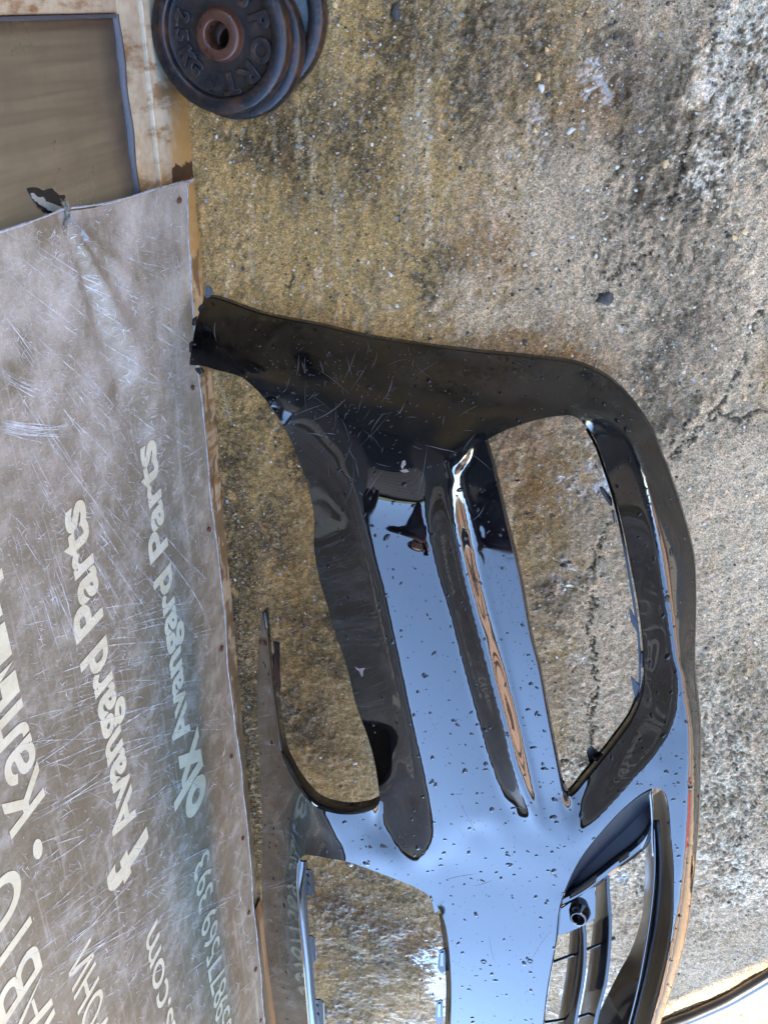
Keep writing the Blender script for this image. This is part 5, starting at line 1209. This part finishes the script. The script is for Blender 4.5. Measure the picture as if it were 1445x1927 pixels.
    o = mkobj('scratches', vs_, fs, sm_.m, smooth=False); setparent(o, root); tag(o, kind='stuff')
    # stone chips through the paint
    cm = NM('chipped_primer', rough=.6); cm.color(cm.rmp(cm.noise(900, 2), [(.4, (.55, .52, .50)), (.6, (.40, .16, .12))]))
    for pj in ([(757, 868), (762, 866), (764, 874), (760, 878), (757, 884), (754, 878)], [(668, 1254), (676, 1258), (683, 1257), (688, 1256), (684, 1262), (683, 1274), (680, 1272), (677, 1264), (670, 1258)], [(752, 886), (764, 882), (770, 888), (760, 890)]):
        pj = np.array(pj, float); a, n, t, b = frame(pj[:, 0], pj[:, 1]); q = a + n * .0004
        bm = bmesh.new(); f = bm.faces.new([bm.verts.new(p) for p in q]); bm.normal_update()
        if f.normal.z < 0: f.normal_flip()
        o = bmobj('paint_chip', bm, cm.m); setparent(o, root)
build_bumper()

# ================================================================== SMALL THINGS
def small_things():
    # black cable arching over the sunlit corner
    rb = NM('black_cable_rubber', (.012, .012, .014), .3); rb.bump(rb.noise(300, 3), .0005, .3)
    pts = [un(1600, 1735, .012), un(1520, 1788, .012), un(1445, 1839, .012), (un(1400, 1866, .012)), un(1372, 1882, .012), un(1335, 1899, .012), un(1300, 1914, .012), un(1262, 1928, .012), un(1170, 1972, .012), un(1080, 2040, .012)]
    c = spline([tuple(p) for p in pts], .006); vs_, fs = [], []; nn = 12; n = len(c)
    for i, p in enumerate(c):
        t = c[min(i + 1, n - 1)] - c[max(i - 1, 0)]; t /= np.linalg.norm(t); a = np.cross(t, [0, 0, 1]); a /= np.linalg.norm(a); b = np.cross(a, t)
        for k in range(nn): an = 2 * math.pi * k / nn; vs_.append(tuple(p + .0118 * (a * math.cos(an) + b * math.sin(an))))
        if i:
            for k in range(nn): fs.append(((i - 1) * nn + k, (i - 1) * nn + (k + 1) % nn, i * nn + (k + 1) % nn, i * nn + k))
    o = mkobj('cable', vs_, fs, rb.m); tag(o, 'black rubber cable looping over the sunlit corner of the yard', 'cable')
    # wooden lath on the ground under the banner's far end
    wd = NM('old_wood', rough=.9); wd.b.inputs['Specular IOR Level'].default_value = .1; gr = wd.noise(40, 5, .6, wd.map((1, .08, 1))); wd.color(wd.rmp(gr, [(.3, (.16, .085, .035)), (.7, (.50, .30, .14))])); wd.bump(gr, .002, .5)
    bm = bmesh.new(); P0 = un(484, 1712, .03); y0 = P0[1]
    prof = [(P0[0] - .004, y0, .0), (P0[0] + .004, y0 - .04, 0), (P0[0] + .02, YC + .1, 0), (P0[0] - .03, YC + .1, 0), (P0[0] - .02, y0 - .05, 0)]
    f = bm.faces.new([bm.verts.new(p) for p in prof]); r = bmesh.ops.extrude_face_region(bm, geom=[f])
    for v in r['geom']:
        if isinstance(v, bmesh.types.BMVert): v.co.z += .03
    bmesh.ops.recalc_face_normals(bm, faces=bm.faces); bmesh.ops.bevel(bm, geom=bm.edges[:], offset=.0012, segments=1, affect='EDGES')
    o = bmobj('wooden_lath', bm, wd.m); tag(o, 'brown wooden lath with a pointed end lying along the foot of the banner', 'wood lath')
    # pebbles bedded in the concrete
    pm = NM('pale_pebble', rough=.5); pm.b.inputs['Specular IOR Level'].default_value = .2; pm.color(pm.rmp(pm.noise(60, 3), [(.3, (.80, .66, .44)), (.7, (1.0, .90, .74))]))
    po = NM('orange_pebble', rough=.45); po.color(po.rmp(po.noise(90, 3), [(.3, (.80, .42, .13)), (.7, (.95, .62, .28))]))
    pk = NM('dark_pebble', rough=.5); pk.b.inputs['Specular IOR Level'].default_value = .15; pk.color(pk.rmp(pk.noise(90, 3), [(.3, (.04, .035, .03)), (.7, (.14, .12, .10))]))
    g = np.random.default_rng(3); lists = {0: [], 1: [], 2: []}
    spots = [(1073, 246, 6, 0), (806, 152, 5, 0), (930, 143, 5, 0), (1012, 145, 7, 1), (1018, 165, 6, 0), (1252, 306, 8, 1), (1005, 246, 5, 1), (1160, 315, 4, 0), (1170, 332, 4, 0), (1400, 436, 6, 1), (1380, 447, 5, 1), (1137, 563, 15, 2), (744, 22, 10, 2), (866, 317, 4, 2),
             (1003, 478, 5, 0), (1120, 482, 4, 0), (1395, 1030, 5, 1), (1400, 750, 5, 1), (1285, 700, 5, 0), (1265, 1000, 4, 0), (630, 10, 7, 1), (735, 517, 5, 0), (741, 546, 4, 1), (1244, 411, 3, 0), (1320, 250, 5, 2), (668, 1437, 5, 0), (660, 1628, 6, 0), (1060, 1065, 6, 2), (440, 470, 3, 2)]
    for x, y, r_, k in spots: lists[k].append((x, y, r_ * .00062))
    for _ in range(9500):
        x, y = g.uniform(340, 1460), g.uniform(-20, 1950); lists[int(g.choice([0, 0, 0, 1, 2, 2, 2]))].append((x, y, g.uniform(.0004, .0010) + .0016 * g.random() ** 8))
    for k, (nm, mt, lab) in enumerate((('pale_grit', pm.m, 0), ('ochre_grit', po.m, 0), ('dark_grit', pk.m, 0))):
        vs_, fs = [], []
        for x, y, r_ in lists[k]:
            p = un(x, y, .0008)
            if p[0] < .006: continue
            b0 = len(vs_); n = 6 if r_ < .002 else 11; w = g.uniform(.7, 1.25, n); el = g.uniform(1, 1.6); th = g.uniform(0, 3.14)
            for rr, hh in ((1.0, -.6), (.85, .35), (.4, .6)):
                for q in range(n):
                    an = 2 * math.pi * q / n; u, v = rr * w[q] * el * math.cos(an), rr * w[q] * math.sin(an)
                    vs_.append((p[0] + r_ * (u * math.cos(th) - v * math.sin(th)), p[1] + r_ * (u * math.sin(th) + v * math.cos(th)), .0012 + hh * r_ * .7))
            for j in range(2):
                for q in range(n): fs.append((b0 + j * n + q, b0 + j * n + (q + 1) % n, b0 + (j + 1) * n + (q + 1) % n, b0 + (j + 1) * n + q))
            fs.append(tuple(b0 + 2 * n + q for q in range(n)))
        o = mkobj(nm, vs_, fs, mt); tag(o, ('pale stone grit scattered over the concrete', 'ochre stone grit scattered over the concrete', 'dark stone grit scattered over the concrete')[k], 'grit', kind='stuff')
small_things()
